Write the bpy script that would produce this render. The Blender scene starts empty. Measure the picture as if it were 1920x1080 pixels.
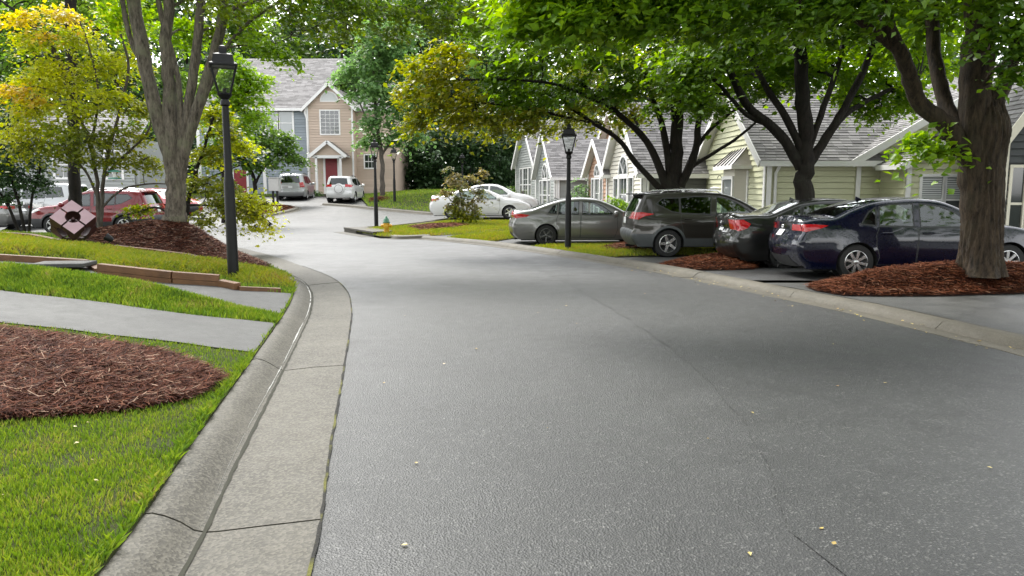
import bpy, bmesh, math, random
import numpy as np
from mathutils import Vector, Matrix
from mathutils.geometry import delaunay_2d_cdt

random.seed(7)
rng = np.random.default_rng(11)
R = math.radians
SC = bpy.context.scene
COL = SC.collection

# ------------------------------------------------------------------ camera, sky, sun, exposure
FPX, HORIZON, CAM_H = 1400.0, 357.0, 1.65
PITCH = math.atan((540 - HORIZON) / FPX)
cam_data = bpy.data.cameras.new('camera')
cam_data.sensor_width = 36.0
cam_data.lens = FPX / 1920 * 36.0
cam_data.clip_end = 2000
cam = bpy.data.objects.new('camera', cam_data)
cam.location = (0, 0, CAM_H)
cam.rotation_euler = (math.pi / 2 - PITCH, 0, 0)
COL.objects.link(cam)
SC.camera = cam

SUN_EL, SUN_AZ = R(51), R(-31)      # azimuth from +y towards +x
world = bpy.data.worlds.new('World')
SC.world = world
world.use_nodes = True
wn = world.node_tree
for n in list(wn.nodes):
    wn.nodes.remove(n)
sky = wn.nodes.new('ShaderNodeTexSky')
sky.sky_type = 'NISHITA'
sky.sun_disc = False
sky.sun_elevation = SUN_EL
sky.sun_rotation = SUN_AZ
sky.air_density = 1.0
sky.dust_density = 1.0
hs = wn.nodes.new('ShaderNodeHueSaturation')
hs.inputs['Saturation'].default_value = 0.12
bgn = wn.nodes.new('ShaderNodeBackground')
bgn.inputs['Strength'].default_value = 0.15
won = wn.nodes.new('ShaderNodeOutputWorld')
wn.links.new(sky.outputs[0], hs.inputs['Color'])
wn.links.new(hs.outputs[0], bgn.inputs['Color'])
wn.links.new(bgn.outputs[0], won.inputs['Surface'])
sd = bpy.data.lights.new('sun', 'SUN')
sd.energy = 1.25
sd.angle = R(20)
sd.color = (1.0, 0.97, 0.92)
sun = bpy.data.objects.new('sun', sd)
_d = Vector((math.sin(SUN_AZ) * math.cos(SUN_EL), math.cos(SUN_AZ) * math.cos(SUN_EL), math.sin(SUN_EL)))
sun.rotation_euler = _d.to_track_quat('Z', 'Y').to_euler()
sun.location = (0, 0, 60)
COL.objects.link(sun)
SC.view_settings.view_transform = 'Standard'
SC.view_settings.look = 'None'
SC.view_settings.gamma = 1
SC.view_settings.exposure = 2.12
SC.view_settings.use_curve_mapping = False

# ------------------------------------------------------------------ survey helpers (photo measure -> real place)
_c, _s = math.cos(PITCH), math.sin(PITCH)
def ray(px, py):
    a = (px - 960) / FPX; b = (540 - py) / FPX
    return (a, _c + b * _s, -_s + b * _c)
def at(px, py, Y):
    d = ray(px, py); t = Y / d[1]
    return Vector((d[0] * t, Y, CAM_H + d[2] * t))
def xat(px, Y):
    return (px - 960) / FPX * Y * 1.0

# ------------------------------------------------------------------ object helpers
def tag(o, label=None, cat=None, group=None, kind=None):
    if label: o['label'] = label
    if cat: o['category'] = cat
    if group: o['group'] = group
    if kind: o['kind'] = kind
    return o
def empty(name, loc=(0, 0, 0), rz=0.0, label=None, cat=None, group=None, kind=None):
    o = bpy.data.objects.new(name, None)
    o.empty_display_size = 0.2
    COL.objects.link(o)
    o.location = loc
    o.rotation_euler = (0, 0, rz)
    return tag(o, label, cat, group, kind)
def meshobj(name, verts, faces, mats, parent=None, midx=None, smooth=None):
    me = bpy.data.meshes.new(name)
    me.from_pydata([tuple(v) for v in verts], [], faces)
    for m in (mats if isinstance(mats, (list, tuple)) else [mats]):
        me.materials.append(m)
    if midx is not None:
        me.polygons.foreach_set('material_index', midx)
    if smooth:
        me.polygons.foreach_set('use_smooth', [True] * len(me.polygons))
        if smooth is not True:
            me.set_sharp_from_angle(angle=R(smooth))
    me.update()
    o = bpy.data.objects.new(name, me)
    COL.objects.link(o)
    if parent: o.parent = parent
    return o
def npmesh(name, V, Fc, mat, parent=None, smooth=False):
    """V (n,3) array, Fc (m,k) array, all faces with k corners"""
    me = bpy.data.meshes.new(name)
    n, (m, k) = len(V), Fc.shape
    me.vertices.add(n); me.vertices.foreach_set('co', np.asarray(V, dtype=np.float32).ravel())
    me.loops.add(m * k); me.loops.foreach_set('vertex_index', Fc.astype(np.int32).ravel())
    me.polygons.add(m); me.polygons.foreach_set('loop_start', np.arange(0, m * k, k, dtype=np.int32))
    if smooth: me.polygons.foreach_set('use_smooth', np.ones(m, dtype=bool))
    me.materials.append(mat)
    me.update(calc_edges=True)
    o = bpy.data.objects.new(name, me)
    COL.objects.link(o)
    if parent: o.parent = parent
    return o
def copy_tree(o, parent=None):
    c = o.copy(); COL.objects.link(c); c.parent = parent
    for ch in list(o.children): copy_tree(ch, c)
    return c

class MB:
    def __init__(s): s.v, s.f, s.m = [], [], []
    def add(s, vs, fs, m=0):
        b = len(s.v); s.v += [tuple(v) for v in vs]
        for f in fs: s.f.append([i + b for i in f]); s.m.append(m)
        return s
    def box(s, c, d, rz=0.0, m=0, ch=0.0, rot=None):
        x, y, z = d[0] / 2, d[1] / 2, d[2] / 2
        M = rot if rot is not None else Matrix.Rotation(rz, 3, 'Z')
        C = Vector(c)
        if ch <= 0:
            vs = [(sx * x, sy * y, sz * z) for sx in (-1, 1) for sy in (-1, 1) for sz in (-1, 1)]
            fs = [(0, 1, 3, 2), (4, 6, 7, 5), (0, 4, 5, 1), (2, 3, 7, 6), (0, 2, 6, 4), (1, 5, 7, 3)]
            s.add([C + M @ Vector(v) for v in vs], fs, m)
        else:
            a, b = x - ch, y - ch
            def ring(z_, o_):
                return [(-a - o_, -b - o_, z_), (a + o_, -b - o_, z_), (a + o_, b + o_, z_), (-a - o_, b + o_, z_)]
            vs = ring(-z, 0) + ring(-z + ch, ch) + ring(z - ch, ch) + ring(z, 0)
            fs = [(3, 2, 1, 0), (12, 13, 14, 15)]
            for r_ in range(3):
                for k in range(4):
                    fs.append((r_ * 4 + k, r_ * 4 + (k + 1) % 4, r_ * 4 + 4 + (k + 1) % 4, r_ * 4 + 4 + k))
            s.add([C + M @ Vector(v) for v in vs], fs, m)
        return s
    def tube(s, pts, rad, n=6, m=0, cap=True):
        pts = [Vector(p) for p in pts]
        if not hasattr(rad, '__len__'): rad = [rad] * len(pts)
        b = len(s.v); ref = None
        for i, p in enumerate(pts):
            t = (pts[min(i + 1, len(pts) - 1)] - pts[max(i - 1, 0)])
            if t.length < 1e-9: t = Vector((0, 0, 1))
            t.normalize()
            if ref is None:
                ref = Vector((1, 0, 0)) if abs(t.x) < 0.9 else Vector((0, 1, 0))
            u = (ref - t * ref.dot(t)); u.normalize(); ref = u
            w = t.cross(u)
            for k in range(n):
                a = 2 * math.pi * k / n
                s.v.append(tuple(p + (u * math.cos(a) + w * math.sin(a)) * rad[i]))
        for i in range(len(pts) - 1):
            for k in range(n):
                k2 = (k + 1) % n
                s.f.append([b + i * n + k, b + i * n + k2, b + (i + 1) * n + k2, b + (i + 1) * n + k]); s.m.append(m)
        if cap:
            s.f.append([b + k for k in range(n)][::-1]); s.m.append(m)
            e = b + (len(pts) - 1) * n
            s.f.append([e + k for k in range(n)]); s.m.append(m)
        return s
    def lathe(s, prof, c=(0, 0, 0), n=16, m=0, axis='Z', cap=True, phase=0.0):
        """prof: list of (radius, height along the axis)"""
        b = len(s.v); C = Vector(c)
        for (r, h) in prof:
            for k in range(n):
                a = 2 * math.pi * k / n + phase
                p = (r * math.cos(a), r * math.sin(a), h)
                if axis == 'Y': p = (p[0], h, p[1])
                if axis == 'X': p = (h, p[0], p[1])
                s.v.append(tuple(C + Vector(p)))
        for i in range(len(prof) - 1):
            for k in range(n):
                k2 = (k + 1) % n
                s.f.append([b + i * n + k, b + i * n + k2, b + (i + 1) * n + k2, b + (i + 1) * n + k]); s.m.append(m)
        if cap:
            s.f.append([b + k for k in range(n)][::-1]); s.m.append(m)
            e = b + (len(prof) - 1) * n
            s.f.append([e + k for k in range(n)]); s.m.append(m)
        return s
    def prism(s, poly, z0, z1, m=0, M=None):
        """poly in xy extruded in z, optional 4x4 M"""
        n = len(poly)
        vs = [Vector((p[0], p[1], z0)) for p in poly] + [Vector((p[0], p[1], z1)) for p in poly]
        if M is not None: vs = [M @ v for v in vs]
        fs = [list(range(n))[::-1], list(range(n, 2 * n))] + [[k, (k + 1) % n, n + (k + 1) % n, n + k] for k in range(n)]
        return s.add(vs, fs, m)
    def beam(s, a, b, w, h, m=0, up=(0, 0, 1)):
        """box from a to b, width w, height h, a-b on the box's centre line"""
        a, b = Vector(a), Vector(b); t = (b - a); L = t.length; t.normalize()
        up = Vector(up); sd_ = t.cross(up)
        if sd_.length < 1e-6: sd_ = Vector((1, 0, 0))
        sd_.normalize(); u = sd_.cross(t)
        M = Matrix((t, sd_, u)).transposed()
        return s.box((a + b) / 2, (L, w, h), rot=M, m=m)
    def build(s, name, mats, parent=None, smooth=None, fix=False):
        o = meshobj(name, s.v, s.f, mats, parent, s.m, smooth)
        if fix:
            bm = bmesh.new(); bm.from_mesh(o.data); bmesh.ops.recalc_face_normals(bm, faces=bm.faces); bm.to_mesh(o.data); bm.free()
        return o

def catmull(pts, n=8):
    P = [Vector(p) for p in pts]; out = []
    for i in range(len(P) - 1):
        p0, p1, p2, p3 = P[max(i - 1, 0)], P[i], P[i + 1], P[min(i + 2, len(P) - 1)]
        for k in range(n):
            t = k / n
            out.append(0.5 * ((2 * p1) + (p2 - p0) * t + (2 * p0 - 5 * p1 + 4 * p2 - p3) * t * t + (3 * p1 - p0 - 3 * p2 + p3) * t ** 3))
    out.append(P[-1])
    return out
def inpoly(P, poly):
    """vectorised even-odd test; P (n,2)"""
    P = np.asarray(P, float); q = np.asarray(poly, float)
    x, y = P[:, 0], P[:, 1]; c = np.zeros(len(P), bool); n = len(q)
    for i in range(n):
        x1, y1 = q[i]; x2, y2 = q[(i + 1) % n]
        if y1 == y2: continue
        m = ((y1 > y) != (y2 > y)) & (x < (x2 - x1) * (y - y1) / (y2 - y1) + x1)
        c ^= m
    return c
def pdist(P, line):
    """distance of points (n,2) to a polyline (m,2)"""
    P = np.asarray(P, float); L = np.asarray(line, float); d = np.full(len(P), 1e9)
    for i in range(len(L) - 1):
        a, b = L[i], L[i + 1]; ab = b - a; t = np.clip(((P - a) @ ab) / max(ab @ ab, 1e-12), 0, 1)
        q = P - (a + t[:, None] * ab)
        d = np.minimum(d, np.hypot(q[:, 0], q[:, 1]))
    return d
def densify(poly, step, closed=True):
    out = []; n = len(poly)
    for i in range(n if closed else n - 1):
        a = Vector(poly[i][:2]); b = Vector(poly[(i + 1) % n][:2]); k = max(1, int((b - a).length / step))
        for j in range(k): out.append(a.lerp(b, j / k))
    if not closed: out.append(Vector(poly[-1][:2]))
    return out
def smooth01(t):
    t = np.clip(t, 0, 1); return t * t * (3 - 2 * t)

# ------------------------------------------------------------------ materials
class N:
    """tiny node helper"""
    def __init__(s, name):
        s.mat = bpy.data.materials.new(name); s.mat.use_nodes = True; s.t = s.mat.node_tree
        s.b = s.t.nodes['Principled BSDF']; s.out = s.t.nodes['Material Output']
    def node(s, typ, **kw):
        n = s.t.nodes.new(typ)
        for k, v in kw.items():
            if k in n.inputs.keys(): n.inputs[k].default_value = v
            else: setattr(n, k, v)
        return n
    def link(s, a, b): s.t.links.new(a, b)
    def coord(s, kind='Object', scale=(1, 1, 1)):
        tc = s.node('ShaderNodeTexCoord'); mp = s.node('ShaderNodeMapping'); mp.inputs['Scale'].default_value = scale
        s.link(tc.outputs[kind], mp.inputs[0]); return mp.outputs[0]
    def noise(s, vec, scale, detail=4, rough=0.6, out=0):
        n = s.node('ShaderNodeTexNoise'); n.inputs['Scale'].default_value = scale; n.inputs['Detail'].default_value = detail
        n.inputs['Roughness'].default_value = rough
        if vec is not None: s.link(vec, n.inputs['Vector'])
        return n.outputs[out]
    def ramp(s, fac, stops):
        r = s.node('ShaderNodeValToRGB'); e = r.color_ramp.elements
        while len(e) < len(stops): e.new(0.5)
        for k, (p, c) in enumerate(stops):
            e[k].position = p; e[k].color = (c[0], c[1], c[2], 1) if hasattr(c, '__len__') else (c, c, c, 1)
        s.link(fac, r.inputs[0]); return r.outputs[0]
    def mix(s, fac, a, b, mode='MIX'):
        m = s.node('ShaderNodeMix'); m.data_type = 'RGBA'; m.blend_type = mode
        for sock, val in ((m.inputs[0], fac), (m.inputs[6], a), (m.inputs[7], b)):
            if hasattr(val, 'is_output'): s.link(val, sock)
            elif hasattr(val, '__len__'): sock.default_value = (*val[:3], 1)
            else: sock.default_value = val
        return m.outputs[2]
    def math(s, op, a, b=0.0):
        m = s.node('ShaderNodeMath'); m.operation = op
        for sock, val in ((m.inputs[0], a), (m.inputs[1], b)):
            if hasattr(val, 'is_output'): s.link(val, sock)
            else: sock.default_value = val
        return m.outputs[0]
    def bump(s, h, strength=0.3, dist=0.02, normal=None):
        b = s.node('ShaderNodeBump'); b.inputs['Strength'].default_value = strength; b.inputs['Distance'].default_value = dist
        s.link(h, b.inputs['Height'])
        if normal is not None: s.link(normal, b.inputs['Normal'])
        return b.outputs[0]
    def set(s, **kw):
        for k, v in kw.items():
            k = {'color': 'Base Color', 'rough': 'Roughness', 'metal': 'Metallic', 'normal': 'Normal', 'coat': 'Coat Weight', 'spec': 'Specular IOR Level'}.get(k, k)
            i = s.b.inputs[k]
            if hasattr(v, 'is_output'): s.link(v, i)
            elif hasattr(v, '__len__'): i.default_value = (*v[:3], 1)
            else: i.default_value = v
        return s
MAT = {}
def plain(name, col, rough=0.5, metal=0.0, coat=0.0, var=0.12, vs=6.0, bump=0.0, spec=0.5):
    m = N(name); v = m.coord()
    n = m.noise(v, vs, 5)
    c = m.ramp(n, [(0.25, [x * (1 - var) for x in col]), (0.75, [min(1, x * (1 + var)) for x in col])])
    m.set(color=c, rough=rough, metal=metal, coat=coat, spec=spec)
    if bump: m.set(normal=m.bump(m.noise(v, vs * 8, 6), bump, 0.01))
    MAT[name] = m.mat; return m.mat

def asphalt(name, base, patch, rough_lo, rough_hi, bump=0.3, coat=0.5):
    m = N(name); v = m.coord()
    big = m.noise(v, 0.35, 4, 0.55); mid = m.noise(v, 2.2, 5, 0.65); fine = m.noise(v, 90, 3, 0.7)
    vo = m.node('ShaderNodeTexVoronoi'); vo.inputs['Scale'].default_value = 95; m.link(v, vo.inputs['Vector'])
    c0 = m.ramp(mid, [(0.28, [x * 0.55 for x in base]), (0.5, base), (0.75, [x * 1.75 for x in base])])
    c1 = m.mix(m.ramp(big, [(0.42, 0), (0.6, 1)]), c0, patch)
    sp = m.ramp(vo.outputs['Color'], [(0.70, 0), (0.90, 1)])
    c2 = m.mix(m.math('MULTIPLY', m.math('MULTIPLY', sp, m.ramp(m.noise(v, 5.5, 4, 0.7), [(0.36, 0.25), (0.66, 1)])), 0.62), c1, (0.17, 0.17, 0.157))
    r = m.node('ShaderNodeMapRange'); r.inputs[3].default_value = rough_lo; r.inputs[4].default_value = rough_hi
    r.inputs[1].default_value = 0.3; r.inputs[2].default_value = 0.7
    m.link(m.mix(0.5, big, mid), r.inputs[0])
    hh = m.math('ADD', m.math('MULTIPLY', vo.outputs['Distance'], 0.8), m.math('MULTIPLY', fine, 0.5))
    m.set(color=c2, rough=r.outputs[0], normal=m.bump(hh, bump, 0.012), spec=0.26, coat=coat); m.link(m.ramp(m.mix(0.5, big, mid), [(0.35, 0.42), (0.65, 0.62)]), m.b.inputs['Coat Roughness']); m.link(m.bump(hh, 0.35, 0.009), m.b.inputs['Coat Normal'])
    MAT[name] = m.mat; return m.mat
asphalt('asphalt_wet', (0.0125, 0.0132, 0.012), (0.008, 0.0086, 0.0078), 0.5, 0.7, 0.9, 0.64)
asphalt('asphalt_patch', (0.0115, 0.0125, 0.0112), (0.0072, 0.0080, 0.0070), 0.5, 0.7, 0.9, 0.57)
asphalt('asphalt_grey', (0.05, 0.049, 0.045), (0.034, 0.034, 0.031), 0.45, 0.7, 0.6, 0.4)
asphalt('asphalt_drive', (0.024, 0.024, 0.024), (0.016, 0.016, 0.016), 0.4, 0.65, 0.5, 0.5)
def concrete(name, base, stain, rough=0.65, agg=60, aggmix=0.35, lo=0.58):
    m = N(name); v = m.coord()
    big = m.noise(v, 0.9, 5, 0.6); mid = m.noise(v, 6, 5, 0.7)
    vo = m.node('ShaderNodeTexVoronoi'); vo.inputs['Scale'].default_value = agg; m.link(v, vo.inputs['Vector'])
    c = m.mix(m.ramp(big, [(0.38, 0), (0.68, 1)]), base, stain)
    c = m.mix(m.math('MULTIPLY', m.ramp(mid, [(0.35, 0), (0.7, 1)]), 0.45), c, [x * 0.6 for x in base])
    c = m.mix(m.math('MULTIPLY', m.ramp(vo.outputs['Color'], [(0.3, 0), (0.8, 1)]), aggmix), c, [min(1, x * 1.9) for x in base])
    r = m.node('ShaderNodeMapRange'); r.inputs[3].default_value = lo; r.inputs[4].default_value = rough + 0.15
    m.link(mid, r.inputs[0])
    m.set(color=c, rough=r.outputs[0], normal=m.bump(m.math('ADD', vo.outputs['Distance'], mid), 0.4, 0.005), spec=0.3)
    MAT[name] = m.mat; return m.mat
concrete('concrete_gutter', (0.076, 0.070, 0.056), (0.040, 0.037, 0.029), agg=75, aggmix=0.55)
concrete('concrete_drive', (0.070, 0.070, 0.067), (0.044, 0.044, 0.042), agg=120, aggmix=0.2)
concrete('concrete_tan', (0.105, 0.094, 0.071), (0.05, 0.046, 0.036), agg=90, aggmix=0.25)
def soil(name, a, b, c3):
    m = N(name); v = m.coord(); n1 = m.noise(v, 3, 5, 0.7); n2 = m.noise(v, 40, 4, 0.7)
    c = m.mix(n1, a, b); c = m.mix(m.ramp(n2, [(0.4, 0), (0.65, 1)]), c, c3)
    m.set(color=c, rough=0.95, normal=m.bump(n2, 0.8, 0.02), spec=0.2); MAT[name] = m.mat; return m.mat
soil('lawn_soil', (0.028, 0.045, 0.010), (0.045, 0.055, 0.014), (0.03, 0.026, 0.012))
soil('lawn_soil_yellow', (0.06, 0.065, 0.012), (0.05, 0.068, 0.012), (0.045, 0.034, 0.013))
soil('mulch_soil', (0.03, 0.010, 0.006), (0.045, 0.016, 0.009), (0.014, 0.006, 0.004))
soil('forest_soil', (0.02, 0.03, 0.012), (0.03, 0.04, 0.015), (0.015, 0.015, 0.008))
def islandmat(name, stops, rough=0.6, trans=0.0, tcol=None, spec=0.3, patch=None, pscale=0.6, hue=0.488):
    """colour varies from blade to blade / leaf to leaf; a slow noise shifts whole patches"""
    m = N(name); g = m.node('ShaderNodeNewGeometry')
    f = g.outputs['Random Per Island']
    if patch:
        v = m.coord('Object'); n = m.noise(v, pscale, 3, 0.5)
        f = m.math('ADD', m.math('MULTIPLY', f, 1 - patch), m.math('MULTIPLY', m.ramp(n, [(0.33, 0), (0.67, 1)]), patch))
    c = m.ramp(f, stops)
    m.set(color=c, rough=rough, spec=spec)
    if trans:
        tr = m.node('ShaderNodeBsdfTranslucent')
        hsn = m.node('ShaderNodeHueSaturation'); hsn.inputs['Hue'].default_value = hue; hsn.inputs['Saturation'].default_value = 1.15; hsn.inputs['Value'].default_value = 1.6
        m.link(c, hsn.inputs['Color']); m.link(hsn.outputs[0], tr.inputs['Color'])
        mx = m.node('ShaderNodeMixShader'); mx.inputs[0].default_value = trans
        m.link(m.b.outputs[0], mx.inputs[1]); m.link(tr.outputs[0], mx.inputs[2]); m.link(mx.outputs[0], m.out.inputs['Surface'])
    MAT[name] = m.mat; return m.mat
islandmat('grass', [(0.0, (0.045, 0.095, 0.014)), (0.3, (0.10, 0.18, 0.024)), (0.55, (0.155, 0.235, 0.032)), (0.78, (0.215, 0.27, 0.042)), (0.9, (0.26, 0.245, 0.07)), (1, (0.26, 0.19, 0.10))], 0.5, 0.3, patch=0.42, pscale=2.3)
islandmat('grass_yellow', [(0.0, (0.105, 0.165, 0.018)), (0.4, (0.19, 0.245, 0.027)), (0.75, (0.28, 0.275, 0.04)), (0.95, (0.24, 0.16, 0.05)), (1, (0.3, 0.22, 0.1))], 0.5, 0.3, patch=0.4, pscale=1.3)
islandmat('pine_straw', [(0.0, (0.014, 0.004, 0.0025)), (0.45, (0.062, 0.016, 0.007)), (0.76, (0.12, 0.036, 0.016)), (0.91, (0.17, 0.08, 0.045)), (1, (0.34, 0.24, 0.175))], 0.8, spec=0.12)
islandmat('pine_straw_red', [(0.0, (0.026, 0.007, 0.003)), (0.45, (0.088, 0.023, 0.008)), (0.8, (0.16, 0.047, 0.016)), (0.95, (0.19, 0.075, 0.036)), (1, (0.30, 0.18, 0.11))], 0.8, spec=0.12)
def leafmat(name, cols, trans=0.5, patch=0.35, ps=0.5, hue=0.488):
    k = len(cols); islandmat(name, [(i / (k - 1), c) for i, c in enumerate(cols)], 0.38, trans, spec=0.45, patch=patch, pscale=ps, hue=hue)
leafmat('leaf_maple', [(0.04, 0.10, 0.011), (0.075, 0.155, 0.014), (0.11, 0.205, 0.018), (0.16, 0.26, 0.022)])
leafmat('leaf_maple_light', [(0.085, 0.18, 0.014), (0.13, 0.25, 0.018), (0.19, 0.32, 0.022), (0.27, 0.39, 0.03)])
leafmat('leaf_gold', [(0.09, 0.13, 0.014), (0.17, 0.2, 0.018), (0.27, 0.265, 0.022), (0.35, 0.3, 0.03)], hue=0.5)
leafmat('leaf_yellow', [(0.17, 0.24, 0.02), (0.3, 0.34, 0.022), (0.44, 0.43, 0.026), (0.5, 0.46, 0.03)], patch=0.5, ps=0.55, hue=0.51)
leafmat('leaf_orange', [(0.4, 0.39, 0.025), (0.48, 0.41, 0.028), (0.52, 0.36, 0.03), (0.5, 0.28, 0.05)], hue=0.505)
leafmat('leaf_olive', [(0.085, 0.125, 0.016), (0.14, 0.18, 0.02), (0.21, 0.235, 0.03), (0.28, 0.26, 0.04)])
leafmat('leaf_green', [(0.05, 0.11, 0.02), (0.08, 0.155, 0.028), (0.115, 0.2, 0.036), (0.15, 0.24, 0.045)])
leafmat('leaf_pale', [(0.075, 0.155, 0.05), (0.11, 0.21, 0.07), (0.15, 0.26, 0.09), (0.2, 0.31, 0.11)])
leafmat('leaf_dark', [(0.016, 0.04, 0.015), (0.03, 0.066, 0.022), (0.048, 0.098, 0.032), (0.075, 0.13, 0.042)], trans=0.35)
leafmat('leaf_fallen', [(0.16, 0.10, 0.03), (0.36, 0.26, 0.07), (0.5, 0.42, 0.16), (0.30, 0.09, 0.05)], trans=0.1)
leafmat('leaf_elm', [(.045,.09,.012), (.08,.14,.016), (.13,.19,.022), (.19,.24,.03)])
leafmat('leaf_redmaple', [(0.06, 0.085, 0.02), (0.11, 0.12, 0.035), (0.18, 0.145, 0.06), (0.22, 0.19, 0.045)], patch=0.6, ps=1.1, hue=0.5)
def barkmat(name, a, b, sc=1.0, lichen=None):
    m = N(name); v = m.coord('Object', (1, 1, 0.22)); v2 = m.coord()
    n1 = m.noise(v, 17 * sc, 7, 0.75); n2 = m.noise(v2, 3, 4, 0.6)
    c = m.mix(m.ramp(n1, [(0.35, 0), (0.65, 1)]), a, b)
    if lichen: c = m.mix(m.math('MULTIPLY', m.ramp(n2, [(0.5, 0), (0.68, 1)]), 0.7), c, lichen)
    m.set(color=c, rough=0.8, normal=m.bump(n1, 1.0, 0.06), spec=0.25); MAT[name] = m.mat
barkmat('bark_maple', (0.006, 0.005, 0.004), (0.024, 0.018, 0.013), lichen=(0.024, 0.023, 0.016))
barkmat('bark_ridged', (0.007, 0.005, 0.0035), (0.075, 0.052, 0.032), lichen=(0.048, 0.039, 0.023))
barkmat('bark_grey', (0.03, 0.026, 0.02), (0.20, 0.17, 0.13), lichen=(0.16, 0.16, 0.10))
barkmat('bark_dark', (0.006, 0.005, 0.004), (0.026, 0.021, 0.016))
barkmat('bark_brown', (0.05, 0.042, 0.034), (0.14, 0.12, 0.10))
plain('iron_black', (0.005, 0.005, 0.0055), 0.5, 0.0, 0.0, var=0.3, vs=10, spec=0.3)
plain('lamp_glass', (0.5, 0.52, 0.5), 0.12)
plain('corten', (0.055, 0.024, 0.024), 0.42, 0.35, var=0.35, vs=7)
plain('corten_lit', (0.34, 0.23, 0.25), 0.45, 0.15, var=0.12, vs=5)  # same steel, paler: light on the upper face put into the colour
plain('timber', (0.125, 0.058, 0.024), 0.6, var=0.4, vs=5, bump=0.4)
plain('timber_top', (0.22, 0.15, 0.085), 0.55, var=0.35, vs=5, bump=0.4)
plain('hydrant_orange', (0.60, 0.34, 0.015), 0.4, var=0.15)
plain('hydrant_green', (0.05, 0.16, 0.09), 0.45, var=0.2)
plain('white_trim', (0.74, 0.73, 0.71), 0.5, var=0.05)
plain('cream_trim', (0.62, 0.58, 0.47), 0.5, var=0.06)
plain('feeder_green', (0.06, 0.26, 0.20), 0.4)
plain('mail_grey', (0.42, 0.42, 0.40), 0.45, var=0.08)
plain('metal_roof', (0.42, 0.40, 0.37), 0.35, 0.6, var=0.1)
plain('metal_seam', (0.035, 0.032, 0.03), 0.45)
plain('door_red', (0.21, 0.022, 0.028), 0.4)
plain('void_black', (0.006, 0.006, 0.006), 0.9)
plain('joint_dark', (0.03, 0.026, 0.02), 0.9, var=0.4)
plain('fallen_leaf', (0.40, 0.30, 0.10), 0.6, var=0.5, vs=2)
def winmat(name, col, rough=0.06):
    m = N(name); m.set(color=col, rough=rough, spec=0.8, coat=0.4); MAT[name] = m.mat
winmat('window_dark', (0.02, 0.024, 0.026)); winmat('window_mid', (0.09, 0.10, 0.10)); winmat('window_light', (0.22, 0.24, 0.24))
plain('blind', (0.55, 0.56, 0.55), 0.6, var=0.05)
def sidingmat(name, col):
    m = N(name); v = m.coord('Object', (0.6, 0.6, 6)); g = m.node('ShaderNodeNewGeometry')
    n = m.noise(v, 4, 5, 0.65); f = m.math('ADD', m.math('MULTIPLY', n, 0.6), m.math('MULTIPLY', g.outputs['Random Per Island'], 0.4))
    c = m.ramp(f, [(0.2, [x * 0.86 for x in col]), (0.8, [min(1, x * 1.1) for x in col])])
    m.set(color=c, rough=0.6, normal=m.bump(m.noise(v, 20, 4), 0.15, 0.004), spec=0.35); MAT[name] = m.mat
sidingmat('siding_sage', (0.52, 0.52, 0.35)); sidingmat('siding_tan', (0.50, 0.395, 0.315)); sidingmat('siding_blue', (0.25, 0.285, 0.31))
sidingmat('siding_grey', (0.32, 0.335, 0.32)); sidingmat('siding_peach', (0.38, 0.235, 0.16)); sidingmat('siding_slate', (0.05,0.054,0.056))
sidingmat('siding_cream', (0.58, 0.55, 0.47)); sidingmat('siding_ash', (0.14,0.145,0.14))
islandmat('shingle', [(0.0, (0.105, 0.10, 0.098)), (0.5, (0.165, 0.158, 0.156)), (1, (0.23, 0.22, 0.218))], 0.75)
islandmat('shingle_brown', [(0.0, (0.14, 0.12, 0.105)), (0.5, (0.185, 0.165, 0.15)), (1, (0.23, 0.21, 0.19))], 0.8)
plain('rubber', (0.012, 0.012, 0.012), 0.75, var=0.3, vs=20); plain('rim_silver', (0.55, 0.55, 0.55), 0.25, 0.85, var=0.06)
plain('rim_dark', (0.10, 0.10, 0.10), 0.3, 0.7); plain('plastic_dark', (0.022, 0.023, 0.024), 0.55, var=0.15); plain('plastic_grey', (0.06, 0.065, 0.068), 0.5, var=0.1)
plain('interior', (0.03, 0.03, 0.03), 0.8); plain('chrome', (0.75, 0.75, 0.75), 0.12, 1.0, var=0.02); plain('plate_white', (0.75, 0.76, 0.75), 0.4, var=0.04)
plain('lens_red', (0.38, 0.008, 0.012), 0.12, coat=0.8, var=0.15, vs=30); plain('lens_clear', (0.62, 0.60, 0.58), 0.12, coat=0.8, var=0.1, vs=30)
# ------------------------------------------------------------------ terrain
def offset_line(line, d):
    """positive d moves to the left of the walking direction"""
    L = np.asarray([(p[0], p[1]) for p in line], float); t = np.gradient(L, axis=0)
    t /= np.maximum(np.hypot(t[:, 0], t[:, 1])[:, None], 1e-9)
    nrm = np.stack([-t[:, 1], t[:, 0]], 1)
    return L + nrm * d
def resample(line, step):
    L = np.asarray([(p[0], p[1]) for p in line], float); seg = np.hypot(*np.diff(L, axis=0).T); s = np.concatenate([[0], np.cumsum(seg)])
    n = max(2, int(s[-1] / step) + 1); q = np.linspace(0, s[-1], n)
    return np.stack([np.interp(q, s, L[:, 0]), np.interp(q, s, L[:, 1])], 1)
LEFT_EDGE = resample(catmull([(-0.35, -3, 0), (-0.6, 0.5, 0), (-0.87, 3.03, 0), (-1.15, 4.55, 0), (-1.57, 6.84, 0), (-1.92, 8.72, 0), (-2.24, 10.32, 0), (-2.74, 12.28, 0),
    (-3.47, 14.2, 0), (-4.75, 16.57, 0), (-5.81, 18.43, 0), (-6.95, 20.2, 0), (-8.2, 21.9, 0), (-10.0, 23.2, 0), (-12.5, 23.9, 0), (-18, 24.2, 0), (-34, 24.4, 0)], 10), 0.2)
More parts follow.
